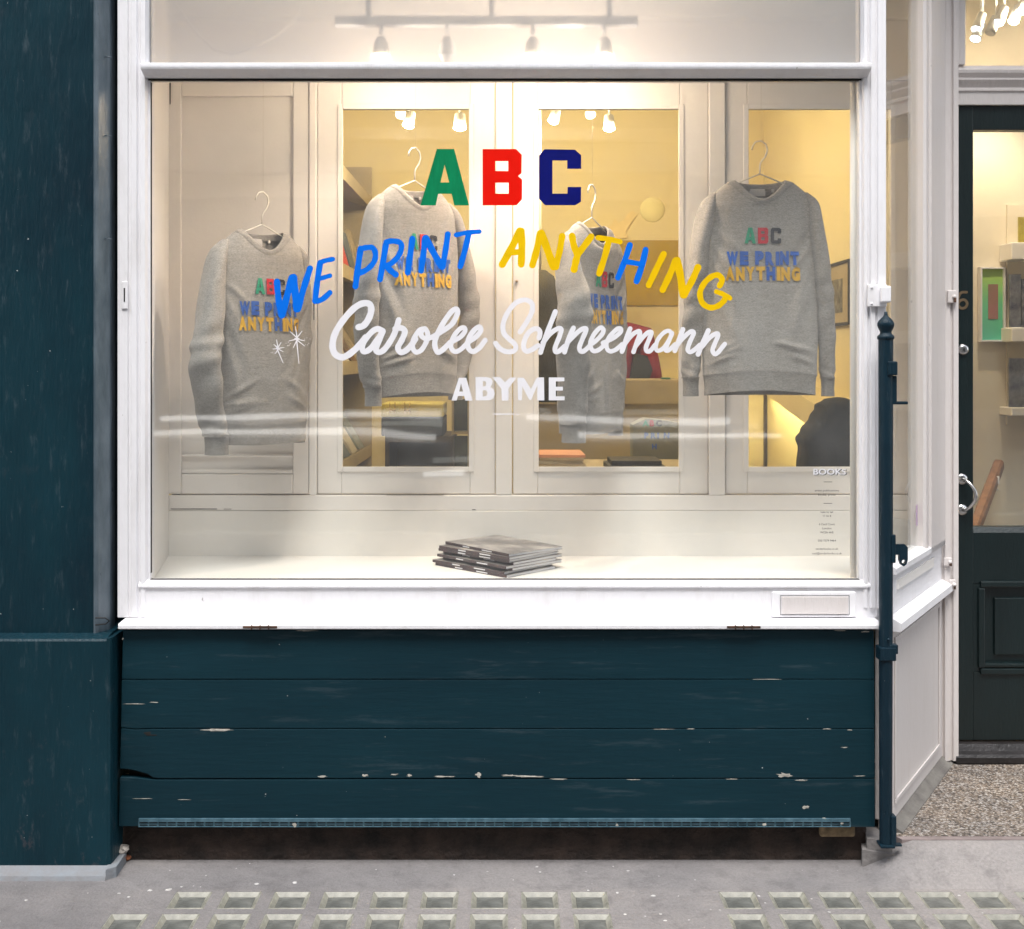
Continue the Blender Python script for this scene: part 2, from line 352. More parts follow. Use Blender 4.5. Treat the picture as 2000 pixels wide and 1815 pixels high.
M['block_rim'] = mat('pale_green_glass_rim', (0.36, 0.352, 0.295), 0.42, 0.3, 20, 0.002, 60)
M['block_glass'] = mat('dusty_grey_green_lens', (0.20, 0.205, 0.19), 0.3, 0.35, 14, 0.003, 30)
d = 0.009; w = BW
def block_mesh(jit):
    b = MB(); i0 = 0.015; rnd = random.Random(jit)
    o = [(0, 0), (w, 0), (w, w), (0, w)]; n_ = [(i0, i0), (w-i0, i0), (w-i0, w-i0), (i0, w-i0)]; t = 0.004
    l1 = [(t, t), (w-t, t), (w-t, w-t), (t, w-t)]
    vs = [(x, y, -0.0005) for x, y in o]+[(x, y, 0.0015) for x, y in l1]+[(x+rnd.uniform(-.001, .001), y, -d) for x, y in n_]
    b.add(vs, [(i, (i+1) % 4, 4+(i+1) % 4, 4+i) for i in range(4)]+[(4+i, 4+(i+1) % 4, 8+(i+1) % 4, 8+i) for i in range(4)], 0)
    c = [(w/2+(x-w/2)*0.6, w/2+(y-w/2)*0.6, -d+0.001+rnd.uniform(0, .002)) for x, y in n_]
    b.add([(x, y, -d) for x, y in n_]+c, [(i, (i+1) % 4, 4+(i+1) % 4, 4+i) for i in range(4)]+[(4, 5, 6, 7)], 1)
    return b
bmeshes = []
for q in range(5):
    me = block_mesh(q).mesh('glass_block'); me.materials.append(M['block_rim']); me.materials.append(M['block_glass']); bmeshes.append(me)
for i, (x0, x1, y0, y1, ri) in enumerate(blocks):
    if ri > 2: pass
    o = bpy.data.objects.new('glass_block', random.choice(bmeshes)); sc.collection.objects.link(o); o.parent = pavement; o.location = (x0, y0, 0)

# ------------------------------------------------------------------ left pier
pier = thing('painted_pier', 'dark teal painted masonry pier with a stepped plinth left of the white window', 'pillar', (-1.8, 0.0, 0))
PX = X_(183, -0.07)
m_ = MB(); m_.prism([(-2.6, -0.07), (PX, -0.07), (PX+0.0002, 0.02), (PX+0.019, 0.0205), (PX+0.019, 0.14), (-2.6, 0.14)], Z_(1240, -0.07), 4.2)
part('shaft', m_, M['teal_pier'], pier)
zt = Z_(1249, -0.11); px1 = X_(216, -0.11)
m_ = MB(); m_.prism([(-0.11, 0.03), (-0.11, zt-0.006), (-0.105, zt), (-0.069, zt+0.010), (0.13, zt+0.012), (0.13, 0.03)], -2.6, px1-0.012, 'x')
m_.prism([(px1-0.012, -0.11), (px1-0.003, -0.105), (px1, -0.095), (px1, 0.13), (px1-0.012, 0.13)], 0.03, zt+0.002)
part('plinth', m_, M['teal_pier'], pier)
# corner chamfer coloured grey for the sky it reflects, with a wire clip and staples
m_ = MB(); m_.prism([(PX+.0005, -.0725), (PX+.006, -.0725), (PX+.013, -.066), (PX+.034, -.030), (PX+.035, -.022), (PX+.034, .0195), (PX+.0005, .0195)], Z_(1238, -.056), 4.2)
M['bead'] = mat('reflection_grey_teal_bead', (0.10, 0.13, 0.155), 0.3, 0.3, 18, 0.001, 60, stretch=(1, 1, 0.3), c2=(0.03, 0.05, 0.065))
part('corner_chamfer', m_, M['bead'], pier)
m_ = MB(); m_.tube([P(186, 1207, -0.085), P(205, 1207, -0.075), P(214, 1213, -0.07), P(206, 1219, -0.07), P(186, 1221, -0.08)], 0.0022, 6)
part('wire_loop', m_, M['black'], pier)
for py in (111, 265, 466):
    m_ = MB(); m_.tube([P(200, py, -0.04), P(212, py, -0.05), P(219, py+2, -0.045)], 0.0018, 6); part('staple', m_, M['bead'], pier)
m_ = MB(); m_.prism([(-0.145, 0), (-0.14, 0.012), (-0.108, 0.032), (0.1, 0.032), (0.1, 0)], -2.6, px1-0.004, 'x')
m_.prism([(px1-0.004, -0.14), (px1+0.02, -0.12), (px1+0.016, -0.02), (px1-0.004, 0.05)], 0.0, 0.031)
M['fillet'] = mat('pale_blue_grey_mortar', (0.22, 0.245, 0.27), 0.75, 0.3, 14, 0.003, 60, c2=(0.20, 0.19, 0.19))
part('mortar_fillet', m_, M['fillet'], pier)
# dark gap between pier and window
m_ = MB(); m_.box(PX+0.0195, X_(236, 0.1)+0.02, 0.09, 0.139, 0, 4.2); part('rebate', m_, M['teal_metal'], pier)

# ------------------------------------------------------------------ main shop window
GY = 0.012            # outer face of the big pane
win = thing('shop_window', 'large white framed shop window with coloured hand painted lettering on its glass', 'shop window', (0, 0, 0.7))
ztop = 3.6
xl0 = X_(232, 0); xl1 = X_(290, 0); xr0 = X_(1682, 0); xr1 = X_(1728, 0)
zb = Z_(1131, GY); zs = Z_(1206, -0.01)
def post_profile(x0, x1, flip=False):
    w_ = x1-x0
    pr = [(0, .06), (0, -0.012), (.04, -0.020), (.36, -0.020), (.40, -0.014), (.46, -0.014), (.50, -0.021), (.66, -0.021), (.70, -0.012), (.76, -0.010), (.80, -0.016), (.93, -0.014), (1.0, 0.004), (1.0, .06)]
    if flip: pr = [(1-a, b) for a, b in reversed(pr)]
    return [(x0+a*w_, b) for a, b in pr]
m_ = MB(); m_.prism(post_profile(xl0, xl1), zs+0.002, ztop); part('post', m_, M['white'], win)
m_ = MB(); m_.prism(post_profile(xr0, xr1, True), zs+0.03, ztop); part('post', m_, M['white'], win)
# transom bar
zt0, zt1 = Z_(151, -0.02), Z_(125, -0.02)
m_ = MB(); m_.prism([(0.05, zt0), (-0.012, zt0), (-0.018, zt0+0.004), (-0.05, zt0+0.018), (-0.052, zt0+0.024), (-0.052, zt1-0.008), (-0.048, zt1-0.004), (-0.01, zt1+0.003), (0.05, zt1+0.006)], X_(279, -0.03), X_(1698, -0.03), 'x')
part('transom_bar', m_, M['white'], win)
m_ = MB(); m_.box(xl1, xr0, -0.004, 0.011, zt0-0.0055, zt0-0.0005); part('shadow_gap', m_, M['joint'], win)
# bottom bead, apron, sill
m_ = MB(); m_.prism([(0.03, zb), (-0.004, zb), (-0.010, zb-0.004), (-0.018, zb-0.014), (-0.0185, zb-0.02), (0.03, zb-0.02)], X_(274, 0), X_(1697, 0), 'x'); part('glazing_bead', m_, M['white'], win)
m_ = MB(); m_.box(X_(262, 0), X_(1712, 0), -0.0105, 0.05, zs, zb-0.0205, 0.002); part('apron', m_, M['white'], win)
zl = Z_(1229, -0.075)
m_ = MB(); m_.prism([(0.04, zs), (-0.0108, zs), (-0.078, zl+0.017), (-0.082, zl+0.012), (-0.082, zl+0.003), (-0.078, zl), (0.04, zl)], X_(240, -0.04), X_(1714, -0.04), 'x'); part('sill', m_, M['white'], win)
# inner corner beads
m_ = MB(); m_.box(xl1-0.001, xl1+0.006, 0.000, 0.03, zb, zt0, 0.001); part('glazing_bead', m_, M['white'], win)
m_ = MB(); m_.box(xr0-0.006, xr0+0.001, 0.000, 0.03, zb, zt0, 0.001); part('glazing_bead', m_, M['white'], win)
# panes
m_ = MB(); m_.box(xl1+0.001, xr0-0.001, GY, GY+0.006, zb-0.004, zt0-0.002)
pane = part('window_pane', m_, M['glass'], win, 'big clear pane carrying the painted lettering')
m_ = MB(); m_.box(xl1+0.001, xr0-0.001, GY, GY+0.006, zt1+0.002, ztop); part('transom_pane', m_, M['frost'], win, 'slightly frosted upper pane')
# letter plate in the apron
m_ = MB(); m_.box(X_(1508, -.02), X_(1672, -.02), -0.022, -0.0107, Z_(1206, -.02), Z_(1156, -.02), 0.004)
lp = part('letter_plate', m_, M['white'], win)
m_ = MB(); m_.box(X_(1526, -.02), X_(1656, -.02), -0.0265, -0.0222, Z_(1199, -.02), Z_(1165, -.02), 0.0015); part('flap', m_, M['white2'], lp)
m_ = MB()
x0, x1, z0, z1 = X_(1524, -.02), X_(1658, -.02), Z_(1201, -.02), Z_(1163, -.02)
for a in ((x0-.001, x1+.001, z1-.001, z1), (x0-.001, x1+.001, z0, z0+.001), (x0-.001, x0, z0, z1), (x1, x1+.001, z0, z1)): m_.box(a[0], a[1], -0.0229, -0.0221, a[2], a[3])
part('flap_gap', m_, M['joint'], lp)
# hinges between sill and flap boards
for a, b in ((475, 541), (1420, 1485)):
    m_ = MB(); m_.tube([(X_(a, -.085), -0.086, Z_(1225, -.085)), (X_(b, -.085), -0.086, Z_(1225, -.085))], 0.0035, 8)
    for t in (0.25, 0.5, 0.75): m_.box(X_(a+(b-a)*t, -.085)-.0015, X_(a+(b-a)*t, -.085)+.0015, -0.0905, -0.082, Z_(1229, -.085), Z_(1221.5, -.085))
    part('hinge', m_, M['rust'], win)
# white bracket (sash lock) high on the right post, small one on the left
def bracket(px, py, wx, hz, parent, y):
    c = P(px, py, y); m_ = MB(); m_.box(c[0]-wx/2, c[0]+wx/2, y-0.014, y, c[2]-hz/2, c[2]+hz/2, 0.003)
    m_.box(c[0]+wx*0.1, c[0]+wx*0.62, y-0.034, y-0.013, c[2]-hz*0.32, c[2]+hz*0.42, 0.005)
    for sz in (-.36, .36): m_.lathe([(0.0001, 0.004), (0.003, 0.0035), (0.004, 0)], (c[0]-wx*0.3, y-0.014, c[2]+hz*sz), 8, axis='y')
    return part('lock_keep', m_, M['white'], parent)
bracket(1711, 578, 0.058, 0.068, win, -0.0205)
c = P(244, 577, -0.02); m_ = MB(); m_.box(c[0]-0.009, c[0]+0.010, -0.0245, -0.0195, c[2]-0.042, c[2]+0.042, 0.003); k = part('lock_keep', m_, M['white'], win)
m_ = MB(); m_.box(c[0]-0.002, c[0]+0.002, -0.0255, -0.0246, c[2]-0.02, c[2]+0.022, 0.0003); part('slot', m_, M['joint'], k)

# ---- painted lettering on the pane
M['ink_green'] = mat('green_sign_paint', (.003, .22, .085), 0.45, 0.12, 20, stretch=(3, 1, 0.6), spec=0.12)
M['ink_red'] = mat('red_sign_paint', (0.74, 0.006, 0.0), 0.45, 0.03, 20, spec=0.12)
M['ink_navy'] = mat('navy_sign_paint', (0.003, 0.006, 0.14), 0.45, 0.1, 20, spec=0.12)
M['ink_blue'] = mat('bright_blue_sign_paint', (0.0, 0.15, 0.74), 0.5, 0.04, 30, spec=0.12)
M['ink_yellow'] = mat('yellow_sign_paint', (0.80, 0.50, 0.0), 0.5, 0.05, 20, spec=0.12)
M['ink_white'] = mat('white_sign_paint', (0.76, 0.75, 0.78), 0.5, 0.03, 20, spec=0.12)
M['ink_grey'] = mat('grey_vinyl_print', (0.10, 0.10, 0.10), 0.6, 0.05, 20)
LY = GY-0.0006
def put(v, f, conv, y=LY):
    m_ = MB(); vs = []
    for a in v:
        px, py = conv(a); x, _, z = P(px, py, y); vs.append((x, y, z))
    m_.add(vs, f); return m_
def poly_letter(name, polys, m, org, s, label=None, parent=None):
    v, f = poly_mesh(polys); part(name, put(v, f, lambda a: (org[0]+a[0]*s, org[1]+a[1]*s)), m, parent or pane, label)
ABC = {
 'A': [[(295, 118), (483, 118), (645, 730), (485, 730), (455, 605), (310, 605), (283, 730), (118, 730)], [(380, 290), (430, 482), (335, 482)]],
 'B': [[(792, 118), (1155, 118), (1218, 180), (1215, 380), (1178, 412), (1222, 450), (1220, 665), (1160, 730), (792, 730)], [(928, 250), (1070, 250), (1070, 357), (928, 357)], [(928, 485), (1075, 485), (1075, 602), (928, 602)]],
 'C': [[(1465, 120), (1795, 125), (1862, 185), (1862, 333), (1710, 333), (1710, 243), (1550, 243), (1550, 602), (1712, 602), (1715, 530), (1862, 530), (1860, 690), (1800, 728), (1470, 728), (1405, 660), (1405, 185)]]}
for k, mm in (('A', 'ink_green'), ('B', 'ink_red'), ('C', 'ink_navy')): poly_letter('painted_letter', ABC[k], M[mm], (800, 270), 0.18, 'large block letter '+k)
ABY = {
 'A': [[(95, 500), (210, 145), (325, 145), (425, 500), (310, 500), (290, 430), (195, 430), (175, 500)], [(215, 360), (243, 230), (275, 360)]],
 'B': [[(470, 135), (640, 135), (710, 150), (738, 200), (725, 250), (700, 290), (755, 330), (772, 400), (745, 465), (690, 497), (475, 497)], [(583, 195), (620, 195), (640, 225), (630, 270), (583, 285)], [(583, 340), (640, 340), (660, 390), (640, 430), (583, 440)]],
 'Y': [[(735, 135), (850, 135), (930, 215), (1010, 140), (1110, 140), (985, 310), (985, 500), (880, 500), (875, 320)]],
 'M': [[(1125, 145), (1225, 145), (1335, 320), (1430, 140), (1540, 140), (1545, 498), (1435, 498), (1435, 260), (1340, 490), (1310, 490), (1200, 280), (1195, 495), (1135, 495)]],
 'E': [[(1615, 140), (1858, 140), (1858, 200), (1725, 200), (1725, 285), (1835, 285), (1835, 345), (1725, 345), (1725, 435), (1862, 435), (1862, 497), (1615, 497)]]}
for k in 'ABYME': poly_letter('painted_letter', ABY[k], M['ink_white'], (870, 720), 0.125, 'white capital '+k)
m_ = MB(); brush(m_, [(963, 809), (1004, 809)], 2.2, LY); brush(m_, [(1008, 809.5), (1013, 809.5)], 2, LY); part('painted_rule', m_, M['ink_white'], pane)
def strokes(lst, org, s, m, label, name='painted_letter', jitter=0.05):
    m_ = MB(); wk = 1.12 if name == 'painted_letter' else 1.04
    for i, (pts, w_) in enumerate(lst):
        brush(m_, [(org[0]+a*s, org[1]+b*s) for a, b in pts], w_*s*wk, LY, i*0.00055, jitter)
    part(name, m_, m, pane, label)
O1, s1 = (520, 420), 0.22
WP = {'W': [([(95, 592), (108, 740), (135, 890)], 50), ([(140, 892), (185, 720), (228, 555)], 54), ([(243, 555), (258, 700), (272, 835)], 56), ([(283, 838), (330, 660), (390, 475)], 50)],
 'E': [([(478, 425), (452, 600), (434, 765)], 48), ([(478, 422), (530, 405), (592, 393)], 38), ([(462, 572), (510, 556), (566, 540)], 36), ([(438, 768), (500, 748), (566, 690)], 44)],
 'P': [([(838, 300), (815, 460), (792, 635)], 48), ([(838, 302), (900, 289), (948, 296), (970, 350), (955, 420), (900, 480), (828, 518)], 44)],
 'R': [([(1065, 245), (1040, 400), (1010, 572)], 48), ([(1065, 240), (1125, 232), (1190, 248), (1200, 300), (1170, 370), (1110, 430), (1062, 455)], 44), ([(1066, 455), (1100, 490), (1150, 530)], 48)],
 'I': [([(1297, 212), (1277, 360), (1256, 512)], 48)],
 'N': [([(1410, 205), (1395, 350), (1375, 495)], 48), ([(1418, 205), (1485, 335), (1558, 462)], 52), ([(1612, 172), (1592, 310), (1566, 462)], 46)],
 'T': [([(1685, 178), (1770, 160), (1892, 148)], 38), ([(1797, 172), (1762, 320), (1722, 458)], 46)]}
for k in 'WEPRINT': strokes(WP[k], O1, s1, M['ink_blue'], 'brushed blue letter '+k)
O2, s2 = (960, 420), 0.245
AN = [('A', [([(225, 128), (160, 262), (85, 395)], 52), ([(238, 128), (242, 270), (236, 395)], 50), ([(140, 300), (232, 296)], 44)]),
 ('N', [([(388, 145), (360, 280), (326, 400)], 48), ([(398, 145), (448, 285), (495, 415)], 54), ([(563, 170), (542, 290), (512, 415)], 46)]),
 ('Y', [([(642, 168), (655, 240), (680, 310)], 48), ([(795, 172), (745, 240), (690, 310)], 48), ([(690, 305), (672, 370), (658, 435)], 50)]),
 ('T', [([(848, 182), (930, 192), (1024, 214)], 38), ([(935, 205), (900, 340), (858, 468)], 46)]),
 ('H', [([(1103, 240), (1060, 370), (1008, 500)], 42), ([(1228, 278), (1200, 400), (1156, 530)], 44), ([(1072, 372), (1205, 395)], 38)]),
 ('I', [([(1373, 310), (1315, 430), (1253, 560)], 44)]),
 ('N', [([(1468, 362), (1420, 480), (1364, 598)], 46), ([(1480, 362), (1508, 500), (1528, 640)], 54), ([(1645, 418), (1595, 530), (1535, 640)], 48)]),
 ('G', [([(1818, 565), (1838, 520), (1812, 482), (1762, 488), (1700, 540), (1662, 620), (1680, 700), (1738, 738), (1800, 728), (1848, 690), (1868, 650)], 42), ([(1792, 612), (1846, 632), (1900, 664)], 36)])]
for k, st in AN: strokes(st, O2, s2, M['ink_blue' if k == 'H' else 'ink_yellow'], 'brushed %s letter %s' % ('blue' if k == 'H' else 'yellow', k))
O3, s3 = (630, 570), 0.165
CA = [([(425, 420), (485, 400), (540, 330), (575, 230), (560, 152), (485, 137), (380, 190), (250, 330), (155, 480), (118, 620), (140, 725), (215, 775), (300, 750), (420, 650), (510, 540)], 74),
 ([(710, 462), (650, 440), (590, 470), (510, 560), (468, 650), (490, 708), (560, 680), (640, 580), (715, 470)], 66),
 ([(715, 470), (660, 600), (632, 690), (672, 716), (730, 685), (800, 590), (858, 480), (902, 335)], 66),
 ([(860, 440), (930, 430), (975, 470), (940, 570), (893, 660), (925, 716), (990, 695), (1060, 620), (1100, 560)], 66),
 ([(1215, 440), (1150, 455), (1080, 560), (1068, 660), (1105, 714), (1170, 690), (1230, 590), (1245, 500), (1215, 440), (1178, 460), (1170, 520), (1230, 558), (1310, 530)], 56),
 ([(1300, 540), (1420, 465), (1530, 385), (1595, 265), (1588, 208), (1530, 232), (1430, 370), (1360, 500), (1328, 620), (1360, 714), (1420, 690), (1510, 600)], 60),
 ([(1500, 605), (1620, 545), (1685, 470), (1672, 425), (1615, 450), (1545, 545), (1520, 650), (1565, 710), (1640, 680), (1730, 590)], 54),
 ([(1715, 600), (1810, 540), (1872, 465), (1858, 418), (1800, 450), (1735, 545), (1722, 650), (1772, 708), (1850, 670), (1925, 575)], 58)]
strokes(CA, O3, s3, M['ink_white'], 'white script word beginning with a tall C', 'painted_word', 0.03)
O4, s4 = (940, 570), 0.125
SA = [([(605, 630), (700, 490), (785, 330), (798, 210), (740, 142), (640, 132), (520, 190), (405, 340), (342, 500), (350, 640), (430, 735), (510, 805), (540, 870), (500, 928), (400, 938), (290, 890), (222, 805)], 78),
 ([(900, 725), (918, 650), (895, 590), (830, 580), (740, 640), (675, 760), (662, 870), (700, 928), (780, 910), (890, 840)], 78),
 ([(1158, 310), (1060, 560), (985, 760), (925, 950)], 78), ([(960, 800), (1080, 655), (1190, 578), (1248, 585), (1225, 690), (1160, 850), (1155, 930), (1205, 935), (1300, 850)], 74),
 ([(1440, 565), (1370, 720), (1300, 945)], 76), ([(1340, 800), (1480, 655), (1590, 578), (1638, 595), (1580, 740), (1532, 870), (1562, 935), (1620, 915), (1710, 830)], 74),
 ([(1690, 840), (1820, 740), (1898, 645), (1900, 580), (1850, 568), (1760, 665), (1702, 800), (1722, 900), (1780, 928), (1860, 890), (1960, 790)], 70)]
O5, s5 = (1170, 570), 0.13
SB = [([(55, 770), (200, 705), (310, 620), (328, 565), (280, 555), (180, 645), (112, 760), (122, 860), (170, 895), (250, 870), (345, 790)], 66),
 ([(465, 555), (410, 700), (342, 900)], 72), ([(380, 790), (500, 645), (590, 595), (612, 625), (570, 750), (515, 905)], 68),
 ([(540, 830), (650, 690), (740, 610), (785, 618), (748, 720), (702, 840), (720, 895), (770, 885), (840, 800)], 68),
 ([(1095, 630), (1040, 588), (960, 625), (882, 720), (850, 830), (880, 888), (960, 850), (1040, 740), (1095, 620)], 64),
 ([(1095, 630), (1025, 790), (1000, 880), (1050, 875), (1140, 790)], 66),
 ([(1258, 565), (1200, 720), (1135, 890)], 72), ([(1170, 800), (1290, 665), (1380, 598), (1418, 625), (1360, 760), (1330, 865), (1362, 905), (1420, 880), (1510, 800)], 68),
 ([(1638, 585), (1560, 760), (1485, 940)], 74), ([(1540, 830), (1660, 690), (1755, 630), (1785, 655), (1740, 770), (1702, 875), (1732, 935), (1780, 915), (1835, 850), (1885, 785)], 68)]
m_ = MB()
for i, (pts, w_) in enumerate(SA): brush(m_, [(O4[0]+a*s4, O4[1]+b*s4) for a, b in pts], w_*s4, LY, i*0.00055, 0.03)
for i, (pts, w_) in enumerate(SB): brush(m_, [(O5[0]+a*s5, O5[1]+b*s5) for a, b in pts], w_*s5, LY, (i % 2+7)*0.00055, 0.03)
part('painted_word', m_, M['ink_white'], pane, 'white script word beginning with a tall S')
def star(cx, cy, arms, w_):
    m_ = MB()
    for i, (dx, dy) in enumerate(arms): brush(m_, [(cx-dx*0.25, cy-dy*0.05), (cx+dx, cy+dy)], w_, LY, i*0.0002, 0, (1.1, 0.5))
    part('painted_star', m_, M['ink_white'], pane)
star(580, 662, [(-3, -24), (10, -15), (15, 4), (15, 14), (4, 48), (-7, 17), (-15, 4), (-13, -14)], 2.3)
star(543, 681, [(-3, -17), (6, -12), (12, -2), (10, 6), (10, 28), (-5, 10), (-10, 1), (-8, -8)], 2.1)
m_ = MB()
for i in range(24):
    cx, cy = random.choice([(534, 688), (560, 672), (604, 668)]); cx += random.gauss(0, 5); cy += random.gauss(0, 6)
    brush(m_, [(cx, cy), (cx+0.5, cy+0.3)], random.uniform(0.7, 1.3), LY, 0.002)
part('painted_speckle', m_, M['ink_white'], pane, kind='stuff')
def pane_text(txt, px, py, hpx, m, offset=0.0, wpx=None, lift=0.0, dx=0, dy=0):
    v, f = text_mesh(txt, 1.0, offset); xs_ = [a[0] for a in v]; wid = max(xs_)-min(xs_); cap = 0.73
    sy = hpx/cap; sx = (wpx/wid) if wpx else sy
    mb = put([(a[0], a[1]) for a in v], f, lambda a: (px+a[0]*sx+dx, py-a[1]*sy+dy), LY-lift); part('printed_text', mb, m, pane)
pane_text('BOOKS', 1620, 927, 11.5, M['ink_grey'], 0.045, 65, 0, 1.3, 1.0)
pane_text('BOOKS', 1620, 927, 11.5, M['ink_white'], 0.025, 64, 0.0006)
for t, y, wd in (('artist publications', 960, 47), ('books, prints', 968.5, 34), ('tues to sat', 1002, 25), ('11 to 6', 1009.5, 16), ('6 Cecil Court', 1026, 31), ('London', 1034, 18), ('WC2N 4HE', 1042, 26), ('020 7379 9464', 1058, 35), ('tenderbooks.co.uk', 1074, 44), ('mail@tenderbooks.co.uk', 1083, 58)):
    pane_text(t, 1615, y, 4.0, M['ink_grey'], 0.012, wd)
for y in (941.5, 983.5):
    m_ = MB(); brush(m_, [(1609, y), (1625, y)], 1.2, LY); part('printed_rule', m_, M['ink_grey'], pane)

# ------------------------------------------------------------------ boarded stall riser
FY = -0.055
riser = thing('stall_riser', 'dark teal flap of four wide chipped boards below the window sill', 'flap', (0, 0, 0))
def bx(px): return X_(px, FY)
def bz(py): return Z_(py, FY)
g = 0.0016
boards = []
def board(pts, m=None, lab=None):
    mb = MB(); mb.prism([(bx(a), bz(b)) for a, b in pts], FY, FY+0.03, 'y'); o = part('board', mb, M['teal_board'], riser, lab)
    bv = o.modifiers.new('bevel', 'BEVEL'); bv.width = 0.0016; bv.segments = 2; bv.limit_method = 'ANGLE'; return o
board([(240, 1231.5), (1707, 1231.5), (1708, 1326.6), (238, 1326.6)])
board([(238, 1328.3), (1708, 1327.8), (1708, 1422.6), (236.5, 1421.5), (262, 1424), (300, 1422.5)][:3]+[(1708, 1423), (300, 1422), (266, 1423.5), (236.5, 1420.5)])
board([(236.5, 1423), (266, 1425.6), (300, 1424.2), (1708, 1424.6), (1709, 1520.0), (312, 1520.5), (298, 1519), (288, 1512), (262, 1505), (250, 1503), (234, 1501.5)], lab='third board with its lower left corner rotted away')
board([(234, 1519), (256, 1519), (300, 1523.5), (1709, 1521.6), (1709, 1616), (1200, 1615), (232, 1614.5)])
m_ = MB(); m_.box(bx(246), bx(1704), FY+0.0305, FY+0.055, bz(1612), bz(1234)); part('backing', m_, M['joint'], riser)
# perforated ventilation strip
m_ = MB(); x0, x1 = bx(272), bx(1660)
for z0, z1, p_ in ((1604.5, 1597.5, .0035), (1609.8, 1608.2, .001), (1615, 1612.8, .001)): m_.box(x0, x1, FY-0.003-p_, FY-0.0006, bz(z0), bz(z1), 0.0006)
nsl = 76
for i in range(nsl+1):
    xx = x0+(x1-x0)*i/nsl; m_.box(xx-0.0022, xx+0.0022, FY-0.003, FY-0.0007, bz(1614.9), bz(1604.6))
vent = part('vent_strip', m_, M['vent'], riser)
m_ = MB(); m_.box(x0+0.001, x1-0.001, FY-0.0005, FY-0.0001, bz(1614.5), bz(1604)); part('vent_backing', m_, M['joint'], vent)
def blob(mb, px, py, rx, ry, y, seed, n=16):
    r_ = random.Random(seed); pts = []
    for i in range(n):
        a = 2*PI*i/n; q = r_.uniform(0.45, 1.15); x, _, z = P(px+rx*math.cos(a)*q, py+ry*math.sin(a)*q, y); pts.append((x, y-r_.uniform(0, 0.0003), z))
    x, _, z = P(px, py, y); mb.add(pts+[(x, y-0.0008, z)], [(i, (i+1) % n, n) for i in range(n)])
m_ = MB()
for i, (px, py, rx, ry) in enumerate([(425, 1426, 32, 2.6), (1533, 1514, 18, 5), (1565, 1524, 12, 1.8), (1574, 1577, 8, 3.5), (935, 1514, 7, 5.5), (865, 1517, 24, 1.6), (995, 1515, 18, 2), (1035, 1517, 34, 2.5), (1090, 1522, 26, 1.5), (1350, 1424, 10, 1), (1615, 1424, 9, 1), (1660, 1426, 5, 1.5), (712, 1515, 9, 3), (800, 1515, 6, 3), (770, 1513, 8, 2), (575, 1611, 4, 5), (1430, 1522, 14, 1.2), (1610, 1600, 6, 3), (1645, 1608, 4, 3), (1492, 1611, 5, 4), (1230, 1603, 3, 2), (400, 1600, 3, 2), (630, 1517, 10, 2), (1205, 1612, 3, 3), (240, 1248, 2, 3), (1500, 1327, 30, 0.7), (1300, 1424.5, 22, 0.7), (600, 1232, 22, 0.9), (1640, 1232, 18, 1), (1690, 1234, 9, 1.6), (1650, 1460, 8, 1), (1680, 1516, 14, 1.2), (1240, 1523, 18, .8), (262, 1375, 24, 0.8), (300, 1372, 10, 1), (280, 1560, 20, .8), (360, 1562, 14, .8)]):
    blob(m_, px, py, rx, ry, FY-0.0042 if py > 1597 else FY-0.0004, i)
part('paint_chip', m_, M['chip'], riser, kind='stuff')
m_ = MB(); blob(m_, 289, 1433, 8, 4.5, FY-0.0006, 91); blob(m_, 300, 1436, 8, 1.2, FY-0.0004, 92); part('knot_hole', m_, M['joint'], riser)
# concrete footing in shade under the boards
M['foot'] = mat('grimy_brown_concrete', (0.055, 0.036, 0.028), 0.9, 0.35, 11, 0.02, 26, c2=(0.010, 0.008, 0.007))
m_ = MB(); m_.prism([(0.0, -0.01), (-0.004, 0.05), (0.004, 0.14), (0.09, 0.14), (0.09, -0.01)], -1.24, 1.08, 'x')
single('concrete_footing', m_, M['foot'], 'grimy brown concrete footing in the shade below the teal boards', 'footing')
m_ = MB(); m_.box(bx(1608), bx(1678), -0.02, 0.003, 0.075, 0.115, 0.008)
single('brick_end', m_, mat('pale_worn_brick', (0.36, 0.26, 0.15), 0.9, 0.3, 30, 0.003, 60), 'pale worn brick end under the right end of the teal boards', 'brick')
m_ = MB(); m_.prism([(X_(1690, -.08), -0.05), (X_(1752, -.1), -0.09), (X_(1762, -.08), -0.04), (1.19, 0.06), (1.08, 0.06)], -0.01, 0.052)
m_.prism([(X_(1700, -.08), -0.045), (X_(1748, -.1), -0.075), (X_(1754, -.08), -0.035), (1.18, 0.05), (1.09, 0.05)], 0.0525, 0.084)
M['kerbstone'] = mat('rough_grey_kerb_stone', (0.27, 0.25, 0.24), 0.85, 0.25, 12, 0.004, 50)
single('corner_stone', m_, M['kerbstone'], 'rough grey stone block at the foot of the teal post', 'stone')
for i, (px, py, r_, c, lab) in enumerate([(232, 1652, .022, (0.42, 0.13, 0.04), 'orange brick rubble piece in the corner by the pier'), (241, 1640, .018, (0.55, 0.50, 0.45), 'pale mortar lump on top of the rubble by the pier'), (247, 1662, .014, (0.30, 0.10, 0.04), 'small rust brown crumb beside the orange rubble')]):
    m_ = MB(); bm = bmesh.new(); bmesh.ops.create_icosphere(bm, subdivisions=2, radius=r_)
    for v in bm.verts: v.co *= random.uniform(.7, 1.15); v.co.z *= .7
    m_.add([v.co[:] for v in bm.verts], [[v.index for v in f.verts] for f in bm.faces]); bm.free()
    Y = -0.03+0.012*i; zz = r_*0.6+(0.03 if i == 1 else 0)
    o = link('rubble', m_.mesh('rubble'), mat('rubble_%d' % i, c, .9, .3, 40)); o.location = (X_(px, Y), Y, zz); tag(o, lab, 'rubble')

